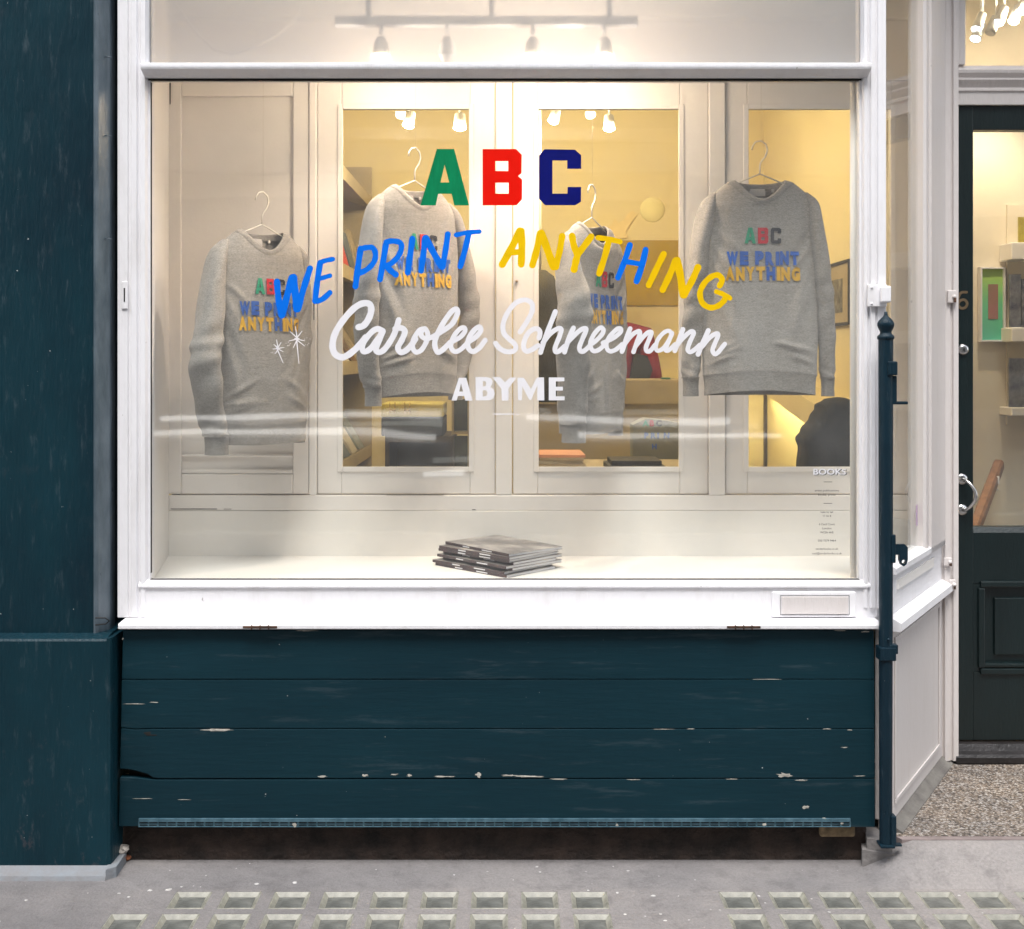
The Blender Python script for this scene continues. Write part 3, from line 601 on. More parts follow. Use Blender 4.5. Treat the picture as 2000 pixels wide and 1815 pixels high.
# ------------------------------------------------------------------ splayed side window
AX, AY = 1.158, 0.0; BXp, BY = 1.538, 0.60
ang = math.atan2(BY-AY, BXp-AX); L = math.hypot(BXp-AX, BY-AY)
def dep(px):   # local distance along the splay whose photo column is px
    t = (px-CX)/F; return (t*(AY-CAMY)-AX)/(math.cos(ang)-t*math.sin(ang))
def zat(py, s_): return Z_(py, AY+s_*math.sin(ang))
side = thing('side_window', 'white splayed side window and panel between the teal post and the door', 'side window', (AX, AY, 0), ang)
def lpart(name, mb, m, label=None, parent=None): return part(name, mb, m, parent or side, label, local=True)
zc = 0.5*(zat(1218, 0)+zat(1131, L)); zw = 0.5*(zat(1100, 0)+zat(1062, dep(1818)))
m_ = MB(); m_.box(0.0, L, 0.0, 0.05, 0.1135, zc-0.031, 0.002); lpart('lower_panel', m_, M['white2'])
m_ = MB()
for a, b, c_, d_ in ((0.03, L-0.06, zc-0.075, zc-0.06), (0.03, L-0.06, 0.16, 0.175), (0.03, 0.045, 0.175, zc-0.075), (L-0.075, L-0.06, 0.175, zc-0.075)): m_.box(a, b, -0.006, -0.0003, c_, d_, 0.002)
lpart('panel_moulding', m_, M['white2'])
m_ = MB(); m_.prism([(0.05, zc+0.012), (0.0, zc+0.012), (-0.034, zc-0.004), (-0.036, zc-0.026), (-0.030, zc-0.030), (0.05, zc-0.030)], -0.02, L+0.01, 'x'); lpart('sill', m_, M['white'])
m_ = MB(); m_.box(0.02, L, 0.002, 0.05, zc+0.0125, zw-0.03, 0.002); lpart('apron', m_, M['white'])
m_ = MB(); m_.prism([(0.05, zw), (0.004, zw), (-0.014, zw-0.012), (-0.014, zw-0.029), (0.05, zw-0.029)], 0.0, L-0.03, 'x'); lpart('window_sill', m_, M['white'])
s_end = dep(1803)
m_ = MB(); m_.prism([(s_end, 0.05), (s_end, 0.0), (s_end+.012, -0.008), (s_end+.035, -0.010), (s_end+.04, -0.003), (s_end+.055, -0.003), (s_end+.06, -0.014), (L-.03, -0.014), (L-0.02, 0.0), (L, 0.0), (L, 0.05)], zw-0.0295, 3.6); lpart('mullion', m_, M['white2'])
m_ = MB(); m_.box(0.012, s_end+0.002, 0.018, 0.024, zw+0.0005, 3.6)
sp = lpart('window_pane', m_, M['glass'])
m_ = MB(); m_.box(s_end-0.022, s_end-0.004, 0.0165, 0.0178, zw+0.07, zw+0.14, 0.0003)
lpart('sticker', m_, [mat('blue_pink_sticker', (0.35, 0.38, 0.60), 0.5, 0.4, 60, c2=(0.55, 0.25, 0.28))], 'small blue and pink paper sticker', sp)
m_ = MB(); m_.prism([(-0.004, 0), (-0.036, 0.0), (-0.034, 0.090), (-0.016, 0.099), (0.0, 0.113), (0.04, 0.113), (0.04, 0)], 0.0, L+0.015, 'x')
M['cement'] = mat('dirty_cement', (0.20, 0.19, 0.17), 0.9, 0.35, 9, 0.006, 40, c2=(0.10, 0.09, 0.085))
lpart('cement_skirting', m_, M['cement'])

# ------------------------------------------------------------------ metal post with finial
py0 = -0.10
pole = thing('metal_post', 'dark teal iron post with an onion shaped finial beside the right window edge', 'post', (X_(1730, py0), py0, 0.06))
px_ = X_(1730, py0)
zt_ = Z_(662, py0)
m_ = MB(); m_.lathe([(0.0185, 0.09), (0.0195, 0.5), (0.0205, 1.0), (0.0215, zt_-0.01), (0.0215, zt_)], (px_, py0, 0), 24); m_.lathe([(0.0001, zt_), (0.0215, zt_)], (px_, py0, 0), 24); part('pole', m_, M['teal_metal'], pole)
h = lambda py: Z_(py, py0)
m_ = MB(); m_.lathe([(0.0215, h(664)), (0.0245, h(662)), (0.0250, h(658)), (0.022, h(655)), (0.018, h(653)), (0.0165, h(650)), (0.0175, h(647)), (0.022, h(641)), (0.0245, h(636)), (0.0245, h(632)), (0.021, h(627)), (0.014, h(622)), (0.0075, h(618)), (0.005, h(614)), (0.0045, h(610)), (0.0001, h(608.5))], (px_, py0, 0), 28)
part('finial', m_, M['teal_metal'], pole)
m_ = MB(); m_.box(px_-0.002, px_+0.027, py0-0.027, py0+0.012, h(733), h(706), 0.003); m_.box(px_+0.012, px_+0.029, py0-0.015, py0+0.008, h(790), h(734), 0.003); m_.box(px_+0.012, px_+0.063, py0-0.012, py0+0.008, h(790), h(784), 0.0025)
part('upper_catch', m_, M['teal_metal'], pole)
m_ = MB()
m_.box(px_+0.010, px_+0.024, py0-0.020, py0+0.008, h(1098), h(1043), 0.003)
v, f = poly_mesh([[(0.014, h(1062)), (0.052, h(1062)), (0.061, h(1068)), (0.061, h(1092)), (0.057, h(1101)), (0.049, h(1105)), (0.041, h(1102)), (0.036, h(1093)), (0.036, h(1082)), (0.014, h(1083))],
                  [(0.049+0.006*math.cos(a*PI/6), h(1096)+0.006*math.sin(a*PI/6)) for a in range(12)]])
for yy in (-0.014, 0.0):
    m_.add([(px_+a, py0+yy, b) for a, b in v], f)
for outl in ([(0.014, h(1062)), (0.052, h(1062)), (0.061, h(1068)), (0.061, h(1092)), (0.057, h(1101)), (0.049, h(1105)), (0.041, h(1102)), (0.036, h(1093)), (0.036, h(1082)), (0.014, h(1083))], [(0.049+0.006*math.cos(a*PI/6), h(1096)+0.006*math.sin(a*PI/6)) for a in range(12)]):
    n_ = len(outl); m_.add([(px_+a, py0-0.014, b) for a, b in outl]+[(px_+a, py0, b) for a, b in outl], [(i, (i+1) % n_, n_+(i+1) % n_, n_+i) for i in range(n_)])
part('lower_catch', m_, M['teal_metal'], pole)
m_ = MB(); m_.box(px_-0.024, px_+0.024, py0-0.024, py0+0.022, h(1288), h(1262), 0.003); m_.box(px_+0.004, px_+0.031, py0-0.02, py0+0.004, h(1275), h(1257), 0.003)
m_.lathe([(0.0001, .006), (0.004, .005), (0.0045, 0)], (px_+0.001, py0-0.020, h(1246)), 10, axis='y'); part('clamp', m_, M['teal_metal'], pole)
m_ = MB(); m_.box(px_+0.010, px_+0.026, py0-0.020, py0+0.01, 0.092, h(1590), 0.003); m_.box(px_-0.0215, px_+0.022, py0-0.022, py0+0.022, 0.0845, 0.094, 0.003); m_.box(px_+0.02, px_+0.046, py0-0.010, py0+0.010, 0.0855, 0.091, 0.002); part('foot_bracket', m_, M['teal_metal'], pole)

# ------------------------------------------------------------------ pilaster, door surround, door
DY = 0.63
door_s = thing('door_surround', 'white moulded timber door surround with a pane above the door', 'door frame', (1.55, 0.6, 0.09))
xa, xb = X_(1824, 0.6), X_(1869, 0.6)
w_ = xb-xa
m_ = MB(); m_.prism([(xa, .68), (xa, .592), (xa+.10*w_, .585), (xa+.22*w_, .585), (xa+.25*w_, .592), (xa+.36*w_, .592), (xa+.40*w_, .580), (xa+.62*w_, .580), (xa+.66*w_, .588), (xa+.72*w_, .588), (xa+.76*w_, .579), (xa+.97*w_, .579), (xb, .585), (xb, .68)], 0.10, 3.6)
part('pilaster', m_, M['white2'], door_s)
m_ = MB(); m_.prism([(2.56, .68), (2.56, .585), (2.60, .578), (2.70, .578), (2.70, .68)], 0.10, 3.6); part('pilaster', m_, M['white2'], door_s)
zA, zB = Z_(205, .62), Z_(126, .6)
m_ = MB(); m_.prism([(.68, zA), (.615, zA), (.612, zA+.045), (.606, zA+.048), (.606, zA+.056), (.612, zA+.060), (.598, zA+.078), (.594, zA+.084), (.594, zA+.090), (.604, zA+.094), (.590, zA+.108), (.588, zA+.118), (.596, zA+.122), (.612, zA+.128), (.618, zB), (.68, zB)], xb+.0005, 2.56, 'x'); part('transom_bar', m_, M['white2'], door_s)
m_ = MB(); m_.box(xb+.0005, X_(1883, .62), .605, .66, zB+.0005, 3.6, .003); part('fanlight_frame', m_, M['white2'], door_s)
m_ = MB(); m_.box(X_(1883, .62)+.0005, 2.56, .632, .638, zB+.001, 3.6); part('fanlight_pane', m_, M['glass'], door_s)
for px, py, ww, hh in ((1858, 580, .032, .045), (1850, 1097, .03, .03), (1859, 1141, .022, .035)):
    c = P(px, py, .579); m_ = MB(); m_.box(c[0]-ww/2, c[0]+ww/2, .568, .5785, c[2]-hh/2, c[2]+hh/2, .003); m_.lathe([(0.0001, .008), (.006, .006), (.008, 0)], (c[0]+ww*.2, .568, c[2]), 10, axis='y')
    kp = part('lock_keep', m_, M['white2'], door_s)
    m_ = MB(); m_.box(c[0]+ww*.1, c[0]+ww*.35, .5595, .5675, c[2]-hh*.45, c[2]-hh*.1, .001); part('rust_patch', m_, M['rust'], kp)
door = thing('shop_door', 'near black green half glazed shop door with chrome pull and brass number', 'door', (1.6, DY, 0.16))
dx0, dx1 = xb+0.001, 2.555; dz0, dz1 = Z_(1446, DY), zA-0.002
gx0 = X_(1901, DY); gz0, gz1 = Z_(1030, DY), Z_(254, DY)
m_ = MB(); m_.box(dx0, gx0, DY, DY+.045, dz0, dz1, .002); part('stile', m_, M['door'], door)
m_ = MB(); m_.box(dx1-.13, dx1, DY, DY+.045, dz0, dz1, .002); part('stile', m_, M['door'], door)
m_ = MB(); m_.box(gx0+.0003, dx1-.1303, DY, DY+.045, gz1, dz1, .002); part('top_rail', m_, M['door'], door)
m_ = MB(); m_.prism([(DY+.045, gz0), (DY+.012, gz0), (DY+.001, gz0-.02), (DY+.001, Z_(1140, DY)), (DY+.045, Z_(1140, DY))], gx0+.0003, dx1-.1303, 'x'); part('lock_rail', m_, M['door'], door)
m_ = MB(); m_.box(gx0+.0003, dx1-.1303, DY+.001, DY+.045, dz0, Z_(1312, DY), .002); part('bottom_rail', m_, M['door'], door)
qx0, qx1, qz0, qz1 = X_(1914, DY), dx1-.16, Z_(1311, DY), Z_(1141, DY)
m_ = MB(); m_.box(gx0+.0003, qx0+.02, DY+.0012, DY+.044, qz0, qz1); m_.box(qx0, dx1-.131, DY+.016, DY+.03, qz0, qz1); m_.box(qx0+.055, qx1-.05, DY+.006, DY+.0155, qz0+.055, qz1-.05, .004); pn = part('panel', m_, M['door'], door)
m_ = MB()
for a, b, c_, d_ in ((qx0, qx1, qz0-.012, qz0+.012), (qx0, qx1, qz1-.012, qz1+.012), (qx0-.008, qx0+.016, qz0+.0125, qz1-.0125), (qx0+.012, qx1, qz0+.014, qz0+.030), ): m_.box(a, b, DY-.009, DY+.0155, c_, d_, .005)
part('panel_moulding', m_, M['door'], pn)
m_ = MB(); m_.box(gx0+.0005, dx1-.1305, DY+.02, DY+.026, gz0+.0005, gz1-.0005); part('door_pane', m_, M['glass'], door)
m_ = MB(); m_.lathe([(.0001, .010), (.008, .010), (.014, .009), (.018, .006), (.0205, .0)], (X_(1881, DY), DY-.0005, Z_(683, DY)), 24, axis='y'); cyl = part('lock_cylinder', m_, M['chrome'], door)
m_ = MB(); m_.box(X_(1881, DY)-.0015, X_(1881, DY)+.0015, DY-.0115, DY-.0108, Z_(687, DY), Z_(681, DY)); part('keyhole', m_, M['black'], cyl)
m_ = MB(); hx = X_(1879, DY)
for py in (936, 996): m_.lathe([(.0001, .007), (.010, .006), (.019, .004), (.020, 0)], (hx, DY-.0005, Z_(py, DY)), 22, axis='y')
zz0, zz1 = Z_(996, DY), Z_(936, DY)
pts = [(hx, DY-.004, zz1), (hx+.006, DY-.022, zz1-.002)]+[(hx+.006+.026*math.sin(t*PI/8), DY-.024-.022*math.sin(t*PI/8), zz1+(zz0-zz1)*t/8) for t in range(1, 8)]+[(hx+.006, DY-.022, zz0+.002), (hx, DY-.004, zz0)]
m_.tube(pts, .0062, 12); part('pull_handle', m_, M['chrome'], door)
m_ = MB(); nd = 14
six = [(1888, 571), (1877, 572), (1871, 584), (1871, 595), (1877, 602), (1885, 601), (1889, 593), (1884, 586), (1876, 587), (1872, 592)]
brush(m_, six, 5.2, DY-.002, 0, 0.0); part('door_number', m_, M['brass'], door)
# threshold
m_ = MB(); m_.prism([(.70, .086), (.585, .086), (.578, .092), (.576, .112), (.582, .122), (.600, .128), (.612, .150), (.70, .153)], X_(1867, .58), 2.6, 'x')
single('door_threshold', m_, mat('black_slate_threshold', (.03, .027, .028), .35, .3, 12, .002, 60), 'worn black threshold step below the shop door', 'threshold')
# entrance ramp of exposed aggregate
def gravel_mat():
    m, nt, b = node_mat('exposed_aggregate')
    v = nt.nodes.new('ShaderNodeTexVoronoi'); v.inputs['Scale'].default_value = 150; tc = nt.nodes.new('ShaderNodeTexCoord')
    nw = noise(nt, 60, 3); va = nt.nodes.new('ShaderNodeVectorMath'); va.operation = 'MULTIPLY_ADD'; va.inputs[1].default_value = (.006,)*3
    nt.links.new(nw.outputs['Color'], va.inputs[0]); nt.links.new(tc.outputs['Object'], va.inputs[2]); nt.links.new(va.outputs[0], v.inputs['Vector'])
    se = nt.nodes.new('ShaderNodeSeparateColor'); nt.links.new(v.outputs['Color'], se.inputs[0])
    r = ramp(nt, [(0.0, (.07, .062, .055)), (.2, (.17, .14, .12)), (.45, (.34, .28, .22)), (.7, (.42, .38, .34)), (1, (.62, .60, .57))]); nt.links.new(se.outputs[0], r.inputs[0])
    r2 = ramp(nt, [(.25, (1, 1, 1)), (.62, (.35, .33, .32))]); nt.links.new(v.outputs['Distance'], r2.inputs[0])
    col = mixc(nt, .8, r.outputs[0], r2.outputs[0], 'MULTIPLY')
    n = noise(nt, 5, 4, .6); rn = ramp(nt, [(.35, (.75, .75, .76)), (.7, (1.15, 1.08, 1.0))]); nt.links.new(n.outputs[0], rn.inputs[0]); col = mixc(nt, 1.0, col, rn.outputs[0], 'MULTIPLY')
    nt.links.new(col, b.inputs['Base Color']); b.inputs['Roughness'].default_value = .7
    inv = nt.nodes.new('ShaderNodeMath'); inv.operation = 'SUBTRACT'; inv.inputs[0].default_value = 1; nt.links.new(v.outputs['Distance'], inv.inputs[1]); bump(nt, b, inv.outputs[0], .004)
    return m
ZR = .087
m_ = MB(); m_.prism([(1.16, -.035), (3.2, -.035), (3.2, .64), (1.575, .64), (1.20, .06)], .0, ZR)
struct('entrance_ramp', m_, gravel_mat())
m_ = MB(); m_.prism([(1.17, -.060), (3.2, -.060), (3.2, -.0355), (1.16, -.0355)], .0, ZR-.001)
struct('ramp_border', m_, mat('pinkish_mortar_border', (.27, .22, .21), .85, .2, 10, .003, 50))
m_ = MB(); gx_ = [1.04+.04*i for i in range(8)]+[1.5, 2.0, 2.6, 3.2]; gy_ = [-.20+.0175*i for i in range(9)]
def slope(x, y): return .003+(ZR-.006)*sm((y+.20)/.14)*sm((x-1.04)/.16)
vs = [(x, y, slope(x, y)-(.006 if (y < -.195 or x < 1.05) else 0)) for y in gy_ for x in gx_]; nx_ = len(gx_)
m_.add(vs, [(j*nx_+i, j*nx_+i+1, (j+1)*nx_+i+1, (j+1)*nx_+i) for j in range(len(gy_)-1) for i in range(nx_-1)], 0, True)
struct('pavement_slope', m_, M['pave'])

# ------------------------------------------------------------------ display box behind the window
PYp = 0.50          # front face of the glazed partition
zf = 0.843; zr = Z_(998, PYp-.01)
xL = X_(330, PYp)
m_ = MB(); m_.prism([(xl1+.004, .019), (xr0-.002, .019), (1.20, .06), (1.455, .46), (1.455, PYp-.012), (xL, PYp-.012)], zf-.03, zf)
struct('display_shelf', m_, M['shelf'])
m_ = MB(); m_.prism([(xl1-.05, .02), (xl1+.0035, .02), (xL, PYp), (xL-.05, PYp)], zf-.03, 3.5); struct('display_side_wall', m_, M['inner'])
m_ = MB(); m_.box(xL+.001, 1.455, PYp-.0115, PYp+.02, zf-.03, zr, .002); struct('display_back_board', m_, M['shelf'])
m_ = MB(); m_.prism([(xl1-.05, .02), (xr0+.03, .02), (1.46, .45), (1.46, PYp+.08), (xl1-.05, PYp+.08)], 2.80, 2.85); struct('display_ceiling', m_, M['inner'])
part_ = thing('glazed_partition', 'cream panelled partition with three glazed doors behind the sweatshirts', 'partition', (0, PYp, zr))
def q(px): return X_(px, PYp)
def qz(py): return Z_(py, PYp)
m_ = MB(); m_.box(xL+.001, 1.46, PYp-.008, PYp+.05, zr+.0005, qz(967), .003); part('bottom_rail', m_, M['inner'], part_)
m_ = MB(); m_.box(xL+.001, 1.46, PYp-.004, PYp+.05, qz(157), qz(40), .003); part('head_board', m_, M['inner'], part_)
m_ = MB(); m_.box(xL+.001, 1.46, PYp-.03, PYp+.05, qz(40)+.0005, 2.799, .004); part('beam', m_, M['shelf'], part_)
for a, b in ((604, 619), (968, 1000), (1384, 1416)):
    m_ = MB(); m_.box(q(a), q(b), PYp-.008, PYp+.045, qz(967)+.0005, qz(157)-.0005, .004); part('mullion', m_, M['inner'], part_)
# solid left leaf
m_ = MB(); x0, x1, z0, z1 = xL-.012, q(603), qz(965), qz(158)
m_.box(x0, x1, PYp+.012, PYp+.04, z0, z1)
leaf = part('solid_leaf', m_, M['inner'], part_)
m_ = MB(); fw = .055
for a, b, c_, d_ in ((x0, x0+fw, z0, z1), (x1-fw, x1, z0, z1), (x0+fw+.0003, x1-fw-.0003, z0, z0+.07), (x0+fw+.0003, x1-fw-.0003, z1-fw, z1), (x0+fw+.0003, x1-fw-.0003, qz(925), qz(917)), (x0+fw+.0003, x1-fw-.0003, qz(893), qz(888))): m_.box(a, b, PYp-.002, PYp+.0118, c_, d_, .004)
part('leaf_frame', m_, M['inner'], leaf)
# glazed leaves
for (a, b, pa, pb) in ((620, 967, 667, 918), (1002, 1383, 1050, 1328), (1418, 1803, 1460, 1742)):
    m_ = MB(); x0, x1 = q(a), q(b); o0, o1, p0, p1 = q(pa), q(pb), qz(914), qz(211); z0, z1 = qz(965), qz(158); yo = PYp+.004
    m_.box(x0, o0, yo, yo+.036, z0, z1, .003); m_.box(o1, x1, yo, yo+.036, z0, z1, .003)
    m_.box(o0+.0003, o1-.0003, yo+.0005, yo+.036, z0, p0, .003); m_.box(o0+.0003, o1-.0003, yo+.0005, yo+.036, p1, z1, .003)
    lf = part('door_leaf', m_, M['inner'], part_)
    m_ = MB(); t = .014
    for c in ((o0-t, o0+.004, p0-t, p1+t), (o1-.004, o1+t, p0-t, p1+t), (o0+.0043, o1-.0043, p0-t, p0+.004), (o0+.0043, o1-.0043, p1-.004, p1+t)): m_.box(c[0], c[1], yo-.005, yo-.0002, c[2], c[3], .002)
    part('glazing_bead', m_, M['inner'], lf)
    m_ = MB(); m_.box(o0+.001, o1-.001, yo+.016, yo+.020, p0+.001, p1-.001); part('pane', m_, M['glass_in'], lf)
c = P(1007, 550, PYp); m_ = MB(); m_.lathe([(.0001, .012), (.005, .010), (.004, 0)], (c[0]+.004, PYp+.003, c[2]), 12, axis='y'); part('knob', m_, M['brass'], part_)
# white conduit standing inside the glass at the right
m_ = MB(); m_.tube([(X_(1668, .05), .05, zf), (X_(1668, .05), .05, 1.8), (X_(1668, .05), .05, zt0+.0)], .0125, 16)
single('white_conduit', m_, M['shelf'], 'slim white vertical pipe inside the window by its right post', 'pipe', (X_(1668, .05), .05, zf))
# hanging white cable behind the upper pane
m_ = MB(); m_.tube([P(300, -60, .22), P(345, 10, .2), P(380, 60, .2), P(420, 98, .2), P(455, 106, .2), P(500, 90, .2), P(540, 70, .22), P(575, 40, .3), P(610, -40, .35)], .0035, 8)
single('hanging_cable', m_, M['shelf'], 'loose white cable looping down behind the upper left pane', 'cable')
# spotlight track in the display
TY = 0.21
tz = Z_(52, TY)
m_ = MB(); m_.box(X_(655, TY), X_(1245, TY), TY-.017, TY+.017, tz, tz+.03, .003)
for px in (720, 960, 1190): m_.box(X_(px, TY)-.008, X_(px, TY)+.008, TY-.008, TY+.008, tz+.0305, 2.7995)
M['grey'] = mat('grey_track_metal', (.74, .74, .75), .5, .1, 20)
single('light_track', m_, M['grey'], 'grey ceiling light track above the display behind the upper pane', 'light track', (X_(950, TY), TY, tz))
M['housing'] = mat('white_lamp_housing', (.70, .70, .70), .4, .05, 20)
labs = ['leftmost glowing spotlight on the display track', 'unlit second spotlight from the left on the display track', 'third spotlight from the left on the display track, glowing', 'rightmost glowing spotlight on the display track']
M['dead'] = mat('unlit_lamp_lens', (.7, .7, .7), .2, .05)
for (px, on), lab in zip(((744, 1), (873, 0), (1041, 1), (1180, 1)), labs):
    x = X_(px, TY-.02); zl_ = Z_(112, TY); t = thing('spotlight', lab, 'spotlight', (x, TY-.02, tz), 0, 'spotlights on the display track')
    m_ = MB(); m_.tube([(x, TY-.01, tz-.0005), (x, TY-.02, tz-.03)], .006, 8); part('stem', m_, M['grey'], t)
    m_ = MB(); m_.lathe([(.0001, .06), (.012, .058), (.022, .04), (.028, 0), (.0285, -.002)], (x, TY-.02, zl_), 20); part('housing', m_, M['housing'], t)
    m_ = MB(); m_.lathe([(.0001, -.026), (.012, -.023), (.021, -.014), (.0265, .0)], (x, TY-.02, zl_), 20); part('lens', m_, M['bulb'] if on else M['dead'], t)
    if on: (point((x, TY-.03, zl_-.03), 5.8, (1, .82, .66), .025, 125, (x-.12, TY-.12, zl_-1.0)), point((x, TY-.02, zl_-.05), 1.1, (1, .83, .68), .02))

# ------------------------------------------------------------------ sweatshirts
def heather():
    m, nt, b = node_mat('heather_grey_jersey')
    n = noise(nt, 330, 5, .8, stretch=(.45, 1, 1.2)); r = ramp(nt, [(.32, (.195, .178, .165)), (.5, (.315, .29, .268)), (.70, (.44, .41, .385))]); nt.links.new(n.outputs[0], r.inputs[0])
    n2 = noise(nt, 60, 5, .7, stretch=(.4, 1, 2)); c2 = mixc(nt, .45, r.outputs[0], n2.outputs[0], 'SOFT_LIGHT'); nt.links.new(c2, b.inputs['Base Color'])
    b.inputs['Roughness'].default_value = .95; b.inputs['Sheen Weight'].default_value = .15
    bm_ = bump(nt, b, n.outputs[0], .0008); n3 = noise(nt, 4, 3, .4, stretch=(2.4, 2.0, 1.1)); bump(nt, b, n3.outputs[0], .014, .7, bm_)
    return m
M['jersey'] = heather()
M['rib'] = M['jersey'].copy(); M['rib'].name = 'heather_grey_ribbing'
for nd_ in M['rib'].node_tree.nodes:
    if nd_.type == 'VALTORGB':
        for e_ in nd_.color_ramp.elements: e_.color = (e_.color[0]*.84, e_.color[1]*.84, e_.color[2]*.84, 1)
M['seam'] = mat('seam_thread', (.20, .20, .20), .9, .05)
M['label'] = mat('white_woven_label', (.70, .66, .64), .8, .05)
M['prt_green'] = mat('print_green', (.02, .30, .17), .8, .1, 50); M['prt_red'] = mat('print_red', (.55, .012, .03), .8, .1, 50)
M['prt_black'] = mat('print_charcoal', (.018, .018, .028), .8, .1, 50); M['prt_blue'] = mat('print_blue', (.025, .11, .45), .8, .1, 50)
M['prt_yellow'] = mat('print_yellow', (.72, .40, .03), .8, .1, 50)
M['wire'] = mat('white_coated_wire', (.75, .72, .65), .35, .05)
M['thread'] = mat('clear_nylon_thread', (.55, .50, .42), .3, .05)
def shirt(label, center, rot, seed, sl, sr, hemlift=.02, dep_=.055, lean=0.0, length=.70, wid=.19):
    rnd = random.Random(seed); fa = [(rnd.uniform(5, 14), rnd.uniform(2, 5), rnd.uniform(0, 6.28), rnd.uniform(.002, .0055)) for _ in range(5)]
    crs = []
    for sg_ in (-1, 1):
        for q_ in range(4): crs.append((sg_*.17, -.15-.05*q_+rnd.uniform(-.02, .02), sg_*rnd.uniform(.05, .10), -.27-.10*q_+rnd.uniform(-.03, .03), rnd.uniform(.007, .013), rnd.choice((1, 1, -1))*rnd.uniform(.004, .008)))
        for q_ in range(3): crs.append((sg_*.17, -length+.10+.02*q_, sg_*rnd.uniform(.02, .09), -length+.13+.03*q_+rnd.uniform(-.02, .03), rnd.uniform(.006, .010), rnd.uniform(.004, .008)))
    for q_ in range(4): xx_ = rnd.uniform(-.13, .13); crs.append((xx_, -length+.075, xx_+rnd.uniform(-.03, .03), -length+.28, .009, rnd.uniform(.002, .005)))
    t = thing('sweatshirt', label, 'sweatshirt', center, rot, 'grey sweatshirts hanging in the window')
    def W(z):
        if z > -.085: return lerp(.082, wid*.985, max(0, -z/.085)**.62)
        return wid*(0.985+.015*sm((-z-.085)/.15))-.004*sm((-z-.45)/.2)
    def D(z):
        if z > -.10: return lerp(.040, dep_*.8, sm(-z/.10)**.8)
        return dep_*lerp(.8, 1.05, sm((-z-.1)/.4))
    def fold(x, z, s_):
        amp = sm((-z-.05)/.25)
        cr = 0.0
        for (ax, az, bx_, bz_, w_c, A) in crs:
            dx, dz = bx_-ax, bz_-az; l2 = dx*dx+dz*dz; u_ = max(0, min(1, ((x-ax)*dx+(z-az)*dz)/l2)); dd_ = math.hypot(x-ax-u_*dx, z-az-u_*dz)
            cr += A*math.exp(-(dd_/w_c)**2)*math.sin(PI*(.12+.88*u_))
        return -cr*amp+amp*sum(a*math.sin(fx*x*2.2+fz*z+ph+s_*1.7) for fx, fz, ph, a in fa)+amp*.004*math.sin(38*x+6*z+seed)*sm((abs(x)/wid-.25)/.6)
    def front(x, z):
        u = min(.999, abs(x)/W(z)); return -D(z)*(1-u**2.4)**(1/2.4)+fold(x, z, 0)
    n = 96; rings = []; hz = -(length-.062)
    zs_ = [hz+(0-hz)*i/90 for i in range(91)]
    def pnt(k, z, grow=1.0):
        a = 2*PI*k/n; c, s_ = math.cos(a), math.sin(a); e = 2/lerp(1.9, 2.4, sm(-z/.11))
        x = W(z)*grow*math.copysign(abs(c)**e, c); y = D(z)*grow*math.copysign(abs(s_)**e, s_)
        y += fold(x, z, 0 if s_ < 0 else 1)*min(1, abs(s_)*2.5)
        zz = z
        if z > -.10: zz -= (.066*sm((z+.10)/.10))*max(0, -s_)**1.2*(1-min(1, abs(x)/.1)**2)
        if z > -.05 and s_ > 0: zz -= .009*s_*sm((z+.05)/.05)
        if s_ < 0 and z < -.5: zz += hemlift*(1-(x/wid)**2)*sm((-z-.5)/.15)
        return (x+lean*z, y, zz)
    def ring(z, top=0.0, grow=1.0): return [pnt(k, z, grow) for k in range(n)]
    m_ = MB(); vs = []
    for z in zs_: vs += ring(z)
    m_.add(vs, [(i*n+k, i*n+(k+1) % n, (i+1)*n+(k+1) % n, (i+1)*n+k) for i in range(len(zs_)-1) for k in range(n)], 0, True)
    body = part('body', m_, M['jersey'], t, local=True)
    # hem band
    m_ = MB(); vs = []; hb = [hz+.003, hz-.001, hz-.02, hz-.042, hz-.062]; gg = [1.004, .992, .975, .97, .972]
    for z, g_ in zip(hb, gg): vs += ring(z, 0, g_)
    m_.add(vs, [(i*n+k, i*n+(k+1) % n, (i+1)*n+(k+1) % n, (i+1)*n+k) for i in range(len(hb)-1) for k in range(n)], 0, True)
    part('hem_band', m_, M['rib'], t, local=True)
    # collar: a ribbed band folded over the neckline
    m_ = MB(); lv = [(-1.0, 1.0, 0), (-.93, 1.008, .0008), (-.5, 1.010, .0008), (-.1, 1.006, .001), (0, .985, .002), (0, .965, .0005), (-.2, .955, -.004), (-.5, .95, -.014)]
    vs = []
    for f_, g_, up_ in lv:
        for k in range(n):
            a = 2*PI*k/n; fr_ = max(0, -math.sin(a)); band = lerp(.004, .023, fr_**.6) if math.sin(a) < 0 else lerp(.004, .012, math.sin(a))
            x, y, z = pnt(k, f_*band, g_); vs.append((x, y+math.copysign(.0006, y)*(1 if g_ >= 1 else -1)*min(1, abs(math.sin(a))*3), z+up_))
    m_.add(vs, [(i*n+k, i*n+(k+1) % n, (i+1)*n+(k+1) % n, (i+1)*n+k) for i in range(len(lv)-1) for k in range(n)], 0, True)
    part('collar', m_, M['rib'], t, local=True)
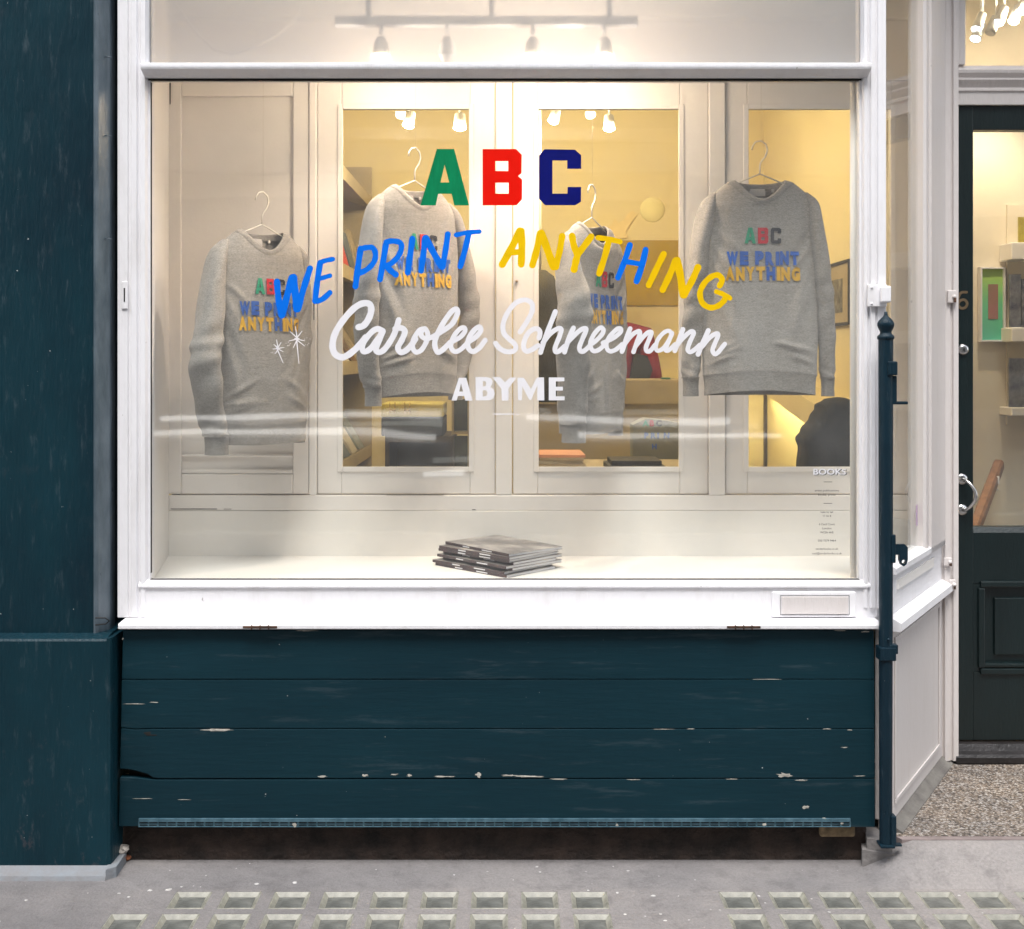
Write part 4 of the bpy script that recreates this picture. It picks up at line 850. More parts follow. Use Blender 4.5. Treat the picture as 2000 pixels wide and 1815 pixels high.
    # sleeves with cuffs
    for sgn, path in ((-1, sl), (1, sr)):
        m_ = MB(); cf = MB(); pts = path; ns = 32; rr = []
        zz = catmull([(p[0], p[2]) for p in pts], 12); yy = catmull([(p[1], p[2]) for p in pts], 12); r1 = catmull([(p[3], p[4]) for p in pts], 12); N_ = len(zz)
        allr = []
        for i in range(N_):
            ringv = []; tt = i/(N_-1)
            for k in range(ns):
                a = 2*PI*k/ns; wob = 1+.08*math.sin(3*a+tt*9+seed)*(tt > .1)+.05*math.sin(tt*40+a*2+seed)*sm((tt-.25)/.3)+.07*math.sin(tt*63+a+seed)*math.exp(-((tt-.62)/.12)**2)+.05*math.sin(tt*95-a*2)*sm((tt-.85)/.1)
                ringv.append((zz[i][0]+r1[i][0]*math.cos(a)*wob, yy[i][0]+r1[i][1]*math.sin(a)*wob, zz[i][1]+.35*r1[i][0]*math.cos(a)*(-sgn)*(1-tt)**2*-1*.6))
            allr.append(ringv)
        vs = [p for r_ in allr for p in r_]
        m_.add(vs, [(i*ns+k, i*ns+(k+1) % ns, (i+1)*ns+(k+1) % ns, (i+1)*ns+k) for i in range(N_-1) for k in range(ns)], 0, True)
        part('sleeve', m_, M['jersey'], t, local=True)
        lx, ly, lz = zz[-1][0], yy[-1][0], zz[-1][1]; ra, rb = r1[-1]; vs = []
        for zo, gk in ((.004, 1.0), (0, .93), (-.03, .88), (-.058, .9)):
            for k in range(ns):
                a = 2*PI*k/ns; vs.append((lx+ra*gk*math.cos(a), ly+rb*gk*math.sin(a), lz+zo))
        cf.add(vs, [(i*ns+k, i*ns+(k+1) % ns, (i+1)*ns+(k+1) % ns, (i+1)*ns+k) for i in range(3) for k in range(ns)], 0, True)
        part('cuff', cf, M['rib'], t, local=True)
    # neck label
    m_ = MB(); yb_ = .040
    m_.box(-.026, .026, yb_-.004, yb_-.002, -.046, -.022, .0005); part('neck_label', m_, M['label'], t, local=True)
    m_ = MB(); m_.box(.045, .054, yb_-.010, yb_-.008, -.034, -.024); part('size_tag', m_, M['label'], t, local=True)
    # printed letters, wrapped on the front of the body
    def wrap(v, f, m):
        m_ = MB(); m_.add([(x+lean*z, front(x, z)-.0036, z+hemlift*0) for x, z in v], f); part('printed_letter', m_, m, body, local=True)
    k_ = 1/602.0
    for L_, mm, px0, px1 in (('A', 'prt_green', 1452, 1474), ('B', 'prt_red', 1478, 1498), ('C', 'prt_black', 1503, 1523)):
        pl = ABC[L_]; xa_ = min(p[0] for p in pl[0]); xb_ = max(p[0] for p in pl[0])
        conv = [[((px0+(a-xa_)/(xb_-xa_)*(px1-px0)-1487)*k_, -(447+(b-118)/612*31-352)*k_) for a, b in r_] for r_ in pl]
        v, f = poly_mesh(conv); wrap(v, f, M[mm])
    def line(txt, px0, px1, pyb, hh, cols):
        nc = len(txt); tot = px1-px0; wds = [(.5 if c_ == ' ' else .42 if c_ == 'I' else 1.25 if c_ == 'W' else 1) for c_ in txt]; u = tot/sum(wds); x = px0
        for c_, wd, co in zip(txt, wds, cols):
            if c_ != ' ':
                v, f = text_mesh(c_, 1.0, .075, 'LEFT'); xa_ = min(a[0] for a in v); xb_ = max(a[0] for a in v); ya_ = min(a[1] for a in v); yb2 = max(a[1] for a in v)
                gw = wd*u*.86; jy = rnd.uniform(-.8, .8); cc = [((x+(a[0]-xa_)/(xb_-xa_)*gw-1487)*k_, -(pyb+jy-(a[1]-ya_)/(yb2-ya_)*hh-352)*k_) for a in v]
                wrap(cc, f, M['prt_'+co])
            x += wd*u
    line('WE PRINT', 1417, 1561, 520, 27, ['blue']*8)
    line('ANYTHING', 1414, 1563, 550, 27, ['yellow']*4+['blue']+['yellow']*3)
    # hanger, its own thing
    hg = thing('hanger', label.replace('grey sweatshirt', 'hanger carrying the grey sweatshirt').replace('sweatshirt with', 'sweatshirt with'), 'hanger', center, rot, 'white wire hangers in the window')
    hk = .105
    hook = [(0, 0, .022), (0, 0, .05), (.004, 0, .062), (.018, 0, .078), (.025, 0, .098), (.020, 0, .118), (.004, 0, .130), (-.014, 0, .126), (-.024, 0, .112), (-.026, 0, .100)]
    m_ = MB(); m_.tube(hook, .0024, 8); part('hook', m_, M['wire'], hg, local=True)
    m_ = MB(); m_.tube([(-.175, .0, -.062), (-.09, 0, -.016), (0, 0, .022), (.09, 0, -.016), (.175, 0, -.062), (.10, 0, -.066), (0, 0, -.068), (-.10, 0, -.066), (-.175, 0, -.062)], .0024, 8); part('wire_frame', m_, M['wire'], hg, local=True)
    m_ = MB(); m_.tube([(.004, 0, .132), (.004, 0, 2.799-center[2])], .0004, 4); part('nylon_thread', m_, M['thread'], hg, local=True)
    return t, hg
def ctr(px, py, Y): x, y, z = P(px, py, Y); return (x, y, z)
# sleeve paths: (x, y, z, radius x, radius y), local metres
def slv(sg, xs_, ys_, zz, rs): return [(sg*x, y, z, r[0], r[1]) for x, y, z, r in zip(xs_, ys_, zz, rs)]
ZS = [-.040, -.078, -.15, -.30, -.42, -.55, -.645]
R1 = [(.008, .012), (.025, .030), (.034, .038), (.038, .040), (.037, .036), (.033, .032), (.029, .026)]
s4_l = slv(-1, [.146, .166, .180, .199, .212, .216, .222], [0, 0, 0, .005, .01, .02, .02], ZS, R1)
s4_r = slv(1, [.146, .166, .178, .198, .212, .220, .224], [0, 0, 0, 0, 0, .005, .01], ZS, [(.008, .012), (.025, .030), (.032, .036), (.032, .034), (.029, .030), (.027, .027), (.024, .024)])
t4, h4 = shirt('grey sweatshirt with bright slogan facing straight out, rightmost of the four', ctr(1484, 353, .24), 0.0, 3, s4_l, s4_r, .018, .048)
s1_l = slv(-1, [.140, .164, .188, .214, .232, .205, .172], [0, 0, -.008, -.018, -.026, -.012, 0], [-.038, -.08, -.17, -.32, -.42, -.56, -.665], [(.008, .012), (.026, .032), (.036, .042), (.044, .050), (.046, .054), (.042, .050), (.040, .046)])
s1_r = slv(1, [.140, .155, .165, .17, .17, .17, .165], [0, .0, .015, .025, .03, .03, .03], ZS, R1)
t1, h1 = shirt('grey sweatshirt hanging lowest and turned sideways, leftmost of the four', ctr(512, 452, .27), math.radians(47), 11, s1_l, s1_r, -.008, .050, 0, .69, .182)
s2_l = slv(-1, [.140, .162, .184, .206, .214, .200, .180], [0, 0, -.01, -.012, -.014, -.01, -.01], [-.038, -.08, -.17, -.31, -.43, -.57, -.655], [(.008, .012), (.025, .030), (.034, .038), (.038, .042), (.038, .042), (.034, .036), (.030, .030)])
s2_r = slv(1, [.140, .165, .19, .225, .245, .225, .19], [0, 0, .0, .0, .005, .01, .01], ZS, R1)
t2, h2 = shirt('grey sweatshirt turned sideways behind the word PRINT, second from the left', ctr(810, 366, .27), math.radians(45), 23, s2_l, s2_r, .018, .050, 0, .69, .182)
s3_l = slv(-1, [.140, .158, .176, .196, .192, .170, .150], [0, -.004, -.02, -.05, -.04, -.03, -.02], [-.038, -.08, -.16, -.27, -.38, -.54, -.65], [(.008, .014), (.024, .034), (.032, .046), (.038, .058), (.038, .056), (.036, .052), (.034, .046)])
s3_r = slv(1, [.138, .152, .16, .165, .165, .165, .16], [0, 0, .0, .0, .0, .0, .0], ZS, [(.008, .012), (.020, .028), (.026, .036), (.028, .036), (.028, .036), (.026, .032), (.024, .03)])
t3, h3 = shirt('grey sweatshirt turned almost edge on behind the yellow brushed letters', ctr(1156, 438, .272), math.radians(56), 31, s3_l, s3_r, -.004, .060, 0, .68, .182)
h4['label'] = 'white wire hanger in front of the yellow right pane, rightmost of four'
h1['label'] = 'white wire hanger in front of the solid left panel, lowest of four'
h2['label'] = 'white wire hanger with its hook left of the green letter A'
h3['label'] = 'white wire hanger with its hook right of the navy letter C'

# ------------------------------------------------------------------ stack of books on the display shelf
def cover_mat(i):
    m, nt, b = node_mat('grey_photo_cover_%d' % i)
    n = noise(nt, 7, 6, .6, stretch=(1.4, 1, 1)); r = ramp(nt, [(.30, (.045, .04, .042)), (.48, (.17, .155, .15)), (.60, (.40, .37, .35)), (.72, (.62, .58, .55))]); nt.links.new(n.outputs[0], r.inputs[0])
    nt.links.new(r.outputs[0], b.inputs['Base Color']); b.inputs['Roughness'].default_value = .28; return m
M['cover'] = cover_mat(0)
M['spine'] = mat('dark_grey_spine', (.03, .028, .032), .4, .35, 14, c2=(.08, .04, .045)); M['pages'] = mat('white_page_block', (.72, .71, .74), .8, .06, 120, stretch=(.05, .05, 8))
bw, bl, bh = .228, .330, .0088
bc = Vector((X_(990, .08), .08, 0))
nb = 8
words_ = ['bottom', 'second', 'third', 'fourth', 'fifth', 'sixth', 'seventh', 'top']
proto = None
for i in range(nb):
    r_ = random.Random(i+5); off = [(0, 0), (.006, -.004), (-.014, .012), (.003, .0), (-.020, .01), (.0, .012), (-.012, .0), (.004, .014)][i]; rz = math.radians(45.5+r_.uniform(-2.2, 2.2)+(-5 if i == nb-1 else 0))
    z = zf+.0005+i*(bh+.0003)
    lab = {0: 'bottom grey photo book of the stack on the white shelf', nb-1: 'top grey photo book of the stack, its pictured cover showing'}.get(i, '%s grey photo book from the bottom of the stack' % words_[i])
    loc = (bc.x-off[0]*.7+off[1]*.7, bc.y+.004+abs(off[0])*.6+abs(off[1]), z)
    t = thing('photo_book', lab, 'book', loc, rz, 'photo books stacked on the display shelf')
    if proto is None:
        m_ = MB(); m_.box(0, bw, 0, bl, 0, .0009); m_.box(0, bw, 0, bl, bh-.0009, bh); a = link('cover', m_.mesh('cover'), M['cover'], t)
        m_ = MB(); m_.box(-.0012, -.0001, 0, bl, 0, bh, .0005); s0 = link('spine', m_.mesh('spine'), M['spine'], t)
        m_ = MB(); m_.box(.001, bw-.002, .002, bl-.002, .001, bh-.001); p0_ = link('pages', m_.mesh('pages'), M['pages'], t)
        for ya_, yb_ in ((.085, .135), (.20, .235)): m_ = MB(); m_.box(-.0017, -.0013, ya_, yb_, .0025, .0062); link('title_strip', m_.mesh('title_strip'), M['ink_white'], s0)
        proto = t
    else:
        for ch in list(proto.children): copy_tree(ch, t)

# ------------------------------------------------------------------ room behind
m_ = MB(); m_.box(-1.5, 3.3, .702, 3.9, .02, .10); struct('room_floor', m_, M['floor'])
m_ = MB(); m_.box(-.80, 1.549, 3.11, 3.599, .1005, .245, .004); struct('raised_floor', m_, M['floor'])
m_ = MB(); m_.box(-1.5, 3.3, .56, 3.9, 3.3, 3.4); struct('room_ceiling', m_, M['ceil'])
m_ = MB(); m_.box(-1.5, 1.56, 3.6, 3.7, .1, 3.3); struct('room_wall_back', m_, M['wall'])
m_ = MB(); m_.box(-1.5, -1.30, .56, 3.6, .1, 3.3); struct('room_wall_left', m_, M['wall'])
m_ = MB(); m_.box(1.55, 1.65, 1.62, 3.6, .1, 3.3); struct('room_wall_side', m_, M['wall'])
m_ = MB(); m_.box(1.55, 3.2, 1.60, 1.619, .1, 3.3); struct('hall_wall_back', m_, M['wall2'])
m_ = MB(); m_.box(3.2, 3.3, .70, 1.6, .1, 3.3); struct('hall_wall_right', m_, M['wall2'])
m_ = MB(); m_.box(-1.5, 1.5, .56, .60, .1, zr-.03); m_.box(-1.5, 1.5, .56, .60, 2.86, 3.3); struct('room_front_wall', m_, M['wall'])
# building above and beside
m_ = MB(); m_.box(-9, 9, .25, .30, 3.6, 3.7); m_.box(-9, 9, .0, .25, 3.6, 9.0)
m_.box(-9, -2.6, .0, .3, 0, 3.6); m_.box(2.70, 9, .58, .68, 0, 3.6); m_.box(1.3, 9, .25, .68, 3.6, 3.75)
single('shop_building', m_, M['upper'], 'dark painted building front that carries the shop window and door', 'building')
m_ = MB(); m_.box(-9, 9, .25, 4.2, 3.42, 3.55); m_.box(-9, 9, 3.95, 4.2, 0, 3.42); m_.box(-9, -1.52, .31, 3.95, .0, 3.42); m_.box(3.31, 9, .69, 3.95, 0, 3.42); struct('building_shell', m_, M['upper'])
# room spotlights
def room_spot(px, py, Y, lab, tilt=(0, 0), r=.035, on=True, m='bulb', power=0, col=(1, .80, .50), ztop_=3.3):
    c = Vector(P(px, py, Y)); t = thing('ceiling_spotlight', lab, 'spotlight', tuple(c), 0, 'spotlights in the shop room')
    m_ = MB(); m_.tube([c+Vector((0, 0, .07)), (c.x, c.y, ztop_)], .006, 6); part('stem', m_, M['housing'], t)
    m_ = MB(); d_ = Vector((tilt[0], tilt[1], -1)).normalized(); m_.tube([c-d_*.075, c-d_*.07, c], [r*.6, r*.8, r], 18); part('housing', m_, M['housing'], t)
    m_ = MB(); m_.tube([c+d_*.0008, c+d_*.009], [r*.88, r*.5], 18); part('lens', m_, M[m], t)
    if power: point(tuple(c+d_*.06), power, col, .035)
room_spot(797, 246, 2.0, 'small lit spotlight high in the first glazed pane, left one', (-.2, -.3), .028, power=5.6)
room_spot(898, 250, 2.0, 'small lit round lamp high in the first glazed pane, right one', (0, -.3), .032, power=5.6)
room_spot(1080, 238, 2.2, 'small lit spotlight high in the middle pane, left one', (-.3, -.2), .028, power=5.6)
room_spot(1190, 252, 2.2, 'small lit spotlight high in the middle pane, right one', (0, -.3), .03, power=5.6)
M['canary'] = mat('ochre_yellow_canvas', (.40, .27, .0), .7, .05, 3)
def wallpic(name, lab, cat, px0, px1, py0_, py1_, Y, border, m_in, m_fr, depth=.025):
    x0, x1, z0, z1 = X_(px0, Y), X_(px1, Y), Z_(py1_, Y), Z_(py0_, Y); t = thing(name, lab, cat, ((x0+x1)/2, Y, z0))
    if border:
        m_ = MB()
        for c in ((x0, x0+border, z0, z1), (x1-border, x1, z0, z1), (x0+border, x1-border, z0, z0+border), (x0+border, x1-border, z1-border, z1)): m_.box(c[0], c[1], Y-depth, Y-.001, c[2], c[3], .001)
        part('frame', m_, m_fr, t)
    m_ = MB(); m_.box(x0+border+.0002, x1-border-.0002, Y-depth*.6, Y-.002, z0+border+.0002, z1-border-.0002); part('picture', m_, m_in, t); return t
BYw = 3.598
wallpic('yellow_painting', 'large plain ochre yellow painting on the far wall in the middle pane', 'painting', 1175, 1362, 470, 597, BYw, 0, M['canary'], None)
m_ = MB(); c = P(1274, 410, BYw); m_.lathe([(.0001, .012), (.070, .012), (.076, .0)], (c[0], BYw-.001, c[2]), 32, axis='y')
single('round_reflection_disc', m_, mat('pale_yellow_reflection', (.86, .78, .42), .8, .04, 8), 'pale yellow round disc above the yellow painting, imitating a reflection in the glass', 'disc', (c[0], BYw, c[2]))  # disc added on the back wall to imitate a reflection in the window
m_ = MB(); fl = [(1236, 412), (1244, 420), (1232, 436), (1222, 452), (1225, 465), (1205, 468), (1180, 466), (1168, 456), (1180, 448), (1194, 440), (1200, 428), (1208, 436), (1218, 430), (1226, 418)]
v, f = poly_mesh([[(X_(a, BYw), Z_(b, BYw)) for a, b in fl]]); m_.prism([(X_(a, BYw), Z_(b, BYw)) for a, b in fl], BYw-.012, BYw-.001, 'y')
single('reflection_cutout', m_, mat('cream_yellow_reflection', (.84, .68, .36), .8, .08, 14), 'cream flame shape beside the pale yellow disc, imitating a reflection in the glass', 'cut-out', (X_(1205, BYw), BYw, Z_(445, BYw)))  # flame shape added likewise for the reflected swoosh
# left bookcase along the left wall with slanting magazine trays
SX = -.78
bk_ = thing('bookcase', 'cream bookcase of slanting magazine shelves at the left of the first pane', 'bookcase', (-1.0, 1.9, .1))
M['creamwood'] = mat('cream_shelf_paint', (.40, .33, .21), .6, .08, 6)
cols = [(.55, .03, .02), (.05, .045, .05), (.50, .42, .30), (.10, .14, .20), (.62, .58, .50), (.16, .09, .05), (.30, .33, .30), (.70, .62, .20), (.03, .10, .12)]
bkm = [mat('book_cloth_%d' % i, c, .6, .2, 9) for i, c in enumerate(cols)]
cn = ['red', 'black', 'tan', 'navy', 'cream', 'brown', 'grey green', 'mustard', 'dark teal']
m_ = MB(); m_.box(-1.295, -1.27, 1.9, 3.58, .1, 2.7); part('back', m_, M['creamwood'], bk_)
m_ = MB(); m_.box(-1.265, -.86, 3.56, 3.585, .1, 2.7); part('side', m_, M['creamwood'], bk_)
for zz in (.99, 1.50, 2.0, 2.5):
    m_ = MB(); m_.prism([(-1.265, zz+.10), (-.88, zz-.03), (-.88, zz-.01), (-.87, zz+.015), (-.86, zz+.015), (-.86, zz-.055), (-1.265, zz+.075)], 1.95, 3.55, 'y'); part('slanting_shelf', m_, M['creamwood'], bk_)
for zz, rn, cis in ((.99, 'lowest', (2, 5, 3, 4, 6)), (1.50, 'middle', (6, 1, 4, 5, 2)), (2.0, 'top', (1, 5, 0, 3, 2))):
    for j, ci in enumerate(cis):
        y = 2.06+.30*j; ww, hh = .22, (.27, .36, .33, .25, .30)[j]
        a = math.radians(58 if zz < 1.9 else 74); px3, pz3 = -.893, zz+.006
        m_ = MB(); dxx, dzz = -math.cos(a)*hh, math.sin(a)*hh
        m_.prism([(px3, pz3), (px3-.026, pz3+.004), (px3-.026+dxx, pz3+dzz), (px3+dxx, pz3+dzz+.006)], y, y+ww, 'y')
        single('display_book', m_, bkm[ci], '%s book propped on the %s slanting shelf at the left of the first pane' % (cn[ci], rn), 'book', (px3, y, pz3), 'books propped on the slanting shelves')
# low cabinet, black case with brass clasps
cab = thing('record_cabinet', 'dark open cabinet holding records below the black case', 'cabinet', (X_(810, 2.2), 2.2, .1))
Yc = 2.0; x0, x1 = X_(752, Yc), X_(885, Yc); zz = Z_(852, Yc)
M['darkwood'] = mat('dark_brown_wood', (.045, .028, .018), .5, .2, 8)
m_ = MB(); m_.box(x0, x1, Yc, Yc+.4, zz-.03, zz, .002); part('top', m_, M['darkwood'], cab)
for a in (x0, x1-.02): m_ = MB(); m_.box(a, a+.02, Yc, Yc+.4, .1, zz-.0305); part('side', m_, M['darkwood'], cab)
m_ = MB(); m_.box(x0+.021, x1-.021, Yc+.38, Yc+.4, .1, zz-.031); part('back', m_, M['darkwood'], cab)
m_ = MB(); m_.box(x0+.0205, x1-.0205, Yc, Yc+.38, .42, .44); part('shelf', m_, M['darkwood'], cab)
for j in range(11):
    xx = x0+.03+j*.026; hh = random.uniform(.26, .31)
    m_ = MB(); m_.box(xx, xx+random.uniform(.012, .022), Yc+.03, Yc+.33, .4405, .4405+hh)
    ci = random.choice([5, 5, 1, 5, 2]); single('record_sleeve', m_, bkm[ci], '%s record sleeve number %s from the left in the dark cabinet' % (cn[ci], ['one', 'two', 'three', 'four', 'five', 'six', 'seven', 'eight', 'nine', 'ten', 'eleven'][j]), 'record', (xx, Yc, .44), 'record sleeves in the dark cabinet')
case = thing('black_case', 'black hard case with brass clasps on the dark cabinet', 'case', (X_(805, Yc), Yc, zz))
m_ = MB(); m_.box(X_(745, Yc), X_(866, Yc), Yc-.01, Yc+.3, zz+.0005, Z_(815, Yc), .006); part('base', m_, M['black'], case)
m_ = MB(); m_.box(X_(745, Yc), X_(866, Yc), Yc-.01, Yc+.3, Z_(815, Yc)+.001, Z_(788, Yc), .006); part('lid', m_, bkm[7], case)
for px in (767, 796):
    m_ = MB()
    for a, b, c_, d_ in ((px-6, px-4, 786, 808), (px+4, px+6, 786, 808), (px-6, px+6, 800, 803)): m_.box(X_(a, Yc), X_(b, Yc), Yc-.016, Yc-.0105, Z_(d_, Yc), Z_(c_, Yc), .001)
    part('clasp', m_, mat('bright_brass', (.8, .65, .3), .25, .1, metal=.8), case)
cab2 = thing('picture_rack', 'narrow grey green rack with framed prints right of the black case', 'rack', (X_(900, 2.1), 2.1, .1))
for pxa, pxb in ((882, 886), (914, 940)):
    m_ = MB(); m_.box(X_(pxa, 2.1), X_(pxb, 2.1), 2.1, 2.3, .1, Z_(640, 2.1)); part('upright', m_, M['creamwood'], cab2)
for i, (a, b) in enumerate(((846, 780), (930, 852), (760, 670))):
    m_ = MB(); m_.box(X_(887, 2.12), X_(913, 2.12), 2.13, 2.15, Z_(a-4, 2.12), Z_(b, 2.12), .001); part('framed_print', m_, mat('dim_green_print_%d' % i, (.07, .09, .06), .3, .5, 14, c2=(.03, .03, .03)), cab2)
    m_ = MB(); m_.box(X_(886.2, 2.12), X_(913.8, 2.12), 2.101, 2.2, Z_(a+2, 2.12), Z_(a-2, 2.12)); part('ledge', m_, M['creamwood'], cab2)
m_ = MB(); m_.prism([(X_(893, 1.8), Z_(545, 1.8)), (X_(903, 1.8), Z_(560, 1.8)), (X_(917, 1.8), Z_(590, 1.8)), (X_(926, 1.8), Z_(640, 1.8)), (X_(915, 1.8), Z_(662, 1.8)), (X_(902, 1.8), Z_(610, 1.8))], 1.8, 1.86, 'y')
single('teal_scarf', m_, mat('dusky_teal_cloth', (.045, .085, .085), .9, .2, 10), 'dusky teal cloth hanging right of the second sweatshirt', 'scarf', (X_(905, 1.8), 1.8, Z_(660, 1.8)))
# low white counter at the back, middle pane
m_ = MB(); Yk = 2.6; m_.box(X_(1030, Yk), X_(1400, Yk), Yk, Yk+.5, Z_(790, Yk), Z_(742, Yk), .004); m_.box(X_(1034, Yk), X_(1396, Yk), Yk+.03, Yk+.48, .1, Z_(790, Yk)-.001)
single('shop_counter', m_, M['creamwood'], 'long cream counter across the middle pane behind the red jacket', 'counter', (X_(1200, Yk), Yk, .1))
m_ = MB(); m_.box(X_(1296, Yk), X_(1312, Yk), Yk+.05, Yk+.12, Z_(742, Yk)+.001, Z_(738, Yk), .002); single('green_tape', m_, mat('green_plastic', (.05, .2, .15), .4), 'small green object lying on the cream counter', 'box', (X_(1304, Yk), Yk, Z_(742, Yk)))
m_ = MB(); m_.box(X_(1050, 2.65), X_(1068, 2.65), 2.65, 2.85, Z_(741, 2.65), Z_(712, 2.65), .004); single('small_printer', m_, M['black'], 'small dark box on the left end of the cream counter', 'box', (X_(1059, 2.65), 2.65, Z_(741, 2.65)))
# table right behind the middle pane with magazine piles and black boxes
Yt = .95; zt2 = Z_(917, Yt)
tb = thing('display_table', 'low cream table behind the middle pane, covered in magazines', 'table', (X_(1190, Yt), Yt, .1))
m_ = MB(); m_.box(X_(1030, Yt), X_(1400, Yt), Yt-.2, Yt+.45, zt2-.03, zt2, .003); part('tabletop', m_, M['creamwood'], tb)
for a, b in ((1040, -.17), (1040, .4), (1385, -.17), (1385, .4)):
    m_ = MB(); m_.box(X_(a, Yt)-.02, X_(a, Yt)+.02, Yt+b-.02, Yt+b+.02, .1, zt2-.0305); part('leg', m_, M['creamwood'], tb)
mg = [(2, 'cream'), (4, 'pale'), (7, 'mustard'), (2, 'tan'), (0, 'red'), (4, 'white')]
zc_ = zt2+.0005
for j, (ci, nm) in enumerate([(4, 'cream magazine at the bottom'), (7, 'mustard magazine second'), (2, 'tan magazine third'), (4, 'cream magazine fourth'), (2, 'tan magazine fifth'), (0, 'red edged magazine at the top')]):
    m_ = MB(); hh = .011; w2 = random.uniform(.16, .185); m_.box(0, w2, 0, .24, 0, hh, .001)
    o = link('magazine', m_.mesh('magazine'), bkm[ci] if ci != 0 else mat('peach_cover', (.75, .35, .22), .5)); o.location = (X_(1048, Yt)+random.uniform(0, .012), Yt-.15, zc_); o.rotation_euler = (0, 0, random.uniform(-.05, .05)); zc_ += hh+.0005
    tag(o, nm+' of the left pile on the display table', 'magazine', 'magazines piled on the display table')
m_ = MB(); m_.box(X_(1183, Yt), X_(1292, Yt), Yt-.12, Yt+.12, zt2+.001, zt2+.024, .002); single('black_box', m_, M['black'], 'flat black box on the display table in the middle pane', 'box', (X_(1240, Yt), Yt, zt2))
m_ = MB(); m_.box(X_(1190, Yt), X_(1286, Yt), Yt-.10, Yt+.10, zt2+.0245, zt2+.042, .002); single('black_box', m_, M['black'], 'smaller flat black box stacked on the other black box', 'box', (X_(1240, Yt), Yt, zt2+.025))
m_ = MB(); m_.box(X_(1200, .78), X_(1310, .78), .76, .82, zt2+.001, zt2+.012, .001); single('flyer_pack', m_, mat('rainbow_flyer', (.85, .65, .5), .6, .5, 9, c2=(.7, .1, .03)), 'thin orange and white flyer pack in front of the black boxes', 'flyers', (X_(1250, .78), .78, zt2))
# tote bag with printed letters
Yg = 1.5
tote = thing('tote_bag', 'pale grey green tote bag printed with small coloured letters', 'bag', (X_(1290, Yg), Yg, Z_(905, Yg)))
M['tote'] = mat('grey_green_canvas', (.27, .27, .21), .9, .2, 5, .006, 8)
m_ = MB(); v0 = []
tx = [(1236, 905), (1236, 830), (1262, 818), (1300, 822), (1352, 832), (1356, 905)]
m_.prism([(X_(a, Yg), Z_(b, Yg)) for a, b in tx], Yg, Yg+.12, 'y'); tb_ = part('bag_body', m_, M['tote'], tote)
def tote_text(tt, px, py, hpx, cols_):
    x = px
    for c_, co in zip(tt, cols_):
        v, f = text_mesh(c_, 1, .05, 'LEFT'); m_ = MB(); m_.add([(X_(x+a[0]*hpx/.73, Yg), Yg-.002, Z_(py-a[1]*hpx/.73, Yg)) for a in v], f); part('printed_letter', m_, M['prt_'+co], tb_); x += hpx*1.15
tote_text('ABC', 1256, 832, 11, ['green', 'red', 'black']); tote_text('PRIN', 1258, 856, 11, ['blue']*4); tote_text('H', 1273, 877, 10, ['blue'])
# bag stands on the table's far end
m_ = MB(); m_.box(X_(1225, Yg), X_(1375, Yg), Yg-.05, Yg+.25, .1, Z_(905, Yg)-.0005); single('storage_box', m_, M['darkwood'], 'dark wooden box that the tote bag stands on', 'box', (X_(1300, Yg), Yg, .1))
# ---- person in red seen from behind
def skin(name, verts, edges, radii, m, parent, sub=2, root=0):
    me = bpy.data.meshes.new(name); me.from_pydata(verts, edges, []); o = bpy.data.objects.new(name, me); sc.collection.objects.link(o); me.materials.append(m)
    o.modifiers.new('skin', 'SKIN'); me.skin_vertices[0].data[root].use_root = True
    for i, r_ in enumerate(radii): me.skin_vertices[0].data[i].radius = r_ if isinstance(r_, tuple) else (r_, r_)
    s_ = o.modifiers.new('sub', 'SUBSURF'); s_.levels = sub; s_.render_levels = sub; o.modifiers['skin'].use_smooth_shade = True; o.parent = parent; return o
M['skin'] = mat('skin', (.42, .25, .17), .6, .05); M['redjk'] = mat('crimson_jacket_cloth', (.27, .010, .024), .8, .15, 8, .004, 12); M['hair'] = mat('dark_brown_hair', (.028, .014, .008), .45, .3, 60, .003, 90, stretch=(4, 4, .4)); M['jeans'] = mat('dark_navy_trousers', (.02, .025, .04), .9, .1)
pr = thing('person', 'person in a crimson jacket with long dark hair, back turned, behind the third sweatshirt', 'person', (X_(1196, 3.25), 3.25, .245), math.radians(-12))
bodyv = [(0, 0, .92), (0, 0, 1.10), (0, 0, 1.28), (0, 0, 1.43), (0, .01, 1.50), (0, .02, 1.57), (0, .03, 1.66), (0, .03, 1.74),
 (-.17, 0, 1.40), (-.21, .02, 1.14), (-.18, .16, .98), (-.17, .23, .95), (.17, 0, 1.40), (.22, .02, 1.14), (.19, .16, .98), (.18, .23, .95),
 (-.10, 0, .86), (-.10, .0, .50), (-.10, 0, .09), (-.10, .12, .04), (.10, 0, .86), (.10, 0, .50), (.10, 0, .09), (.10, .12, .04)]
bodye = [(0, 1), (1, 2), (2, 3), (3, 4), (4, 5), (5, 6), (6, 7), (3, 8), (8, 9), (9, 10), (10, 11), (3, 12), (12, 13), (13, 14), (14, 15), (0, 16), (16, 17), (17, 18), (18, 19), (0, 20), (20, 21), (21, 22), (22, 23)]
bodyr = [(.15, .10), (.12, .09), (.14, .10), (.13, .09), .05, (.065, .075), (.08, .095), (.055, .065), .055, .042, .03, .025, .055, .042, .03, .025, .085, .058, .042, .035, .085, .058, .042, .035]
skin('body', bodyv, bodye, bodyr, M['skin'], pr)
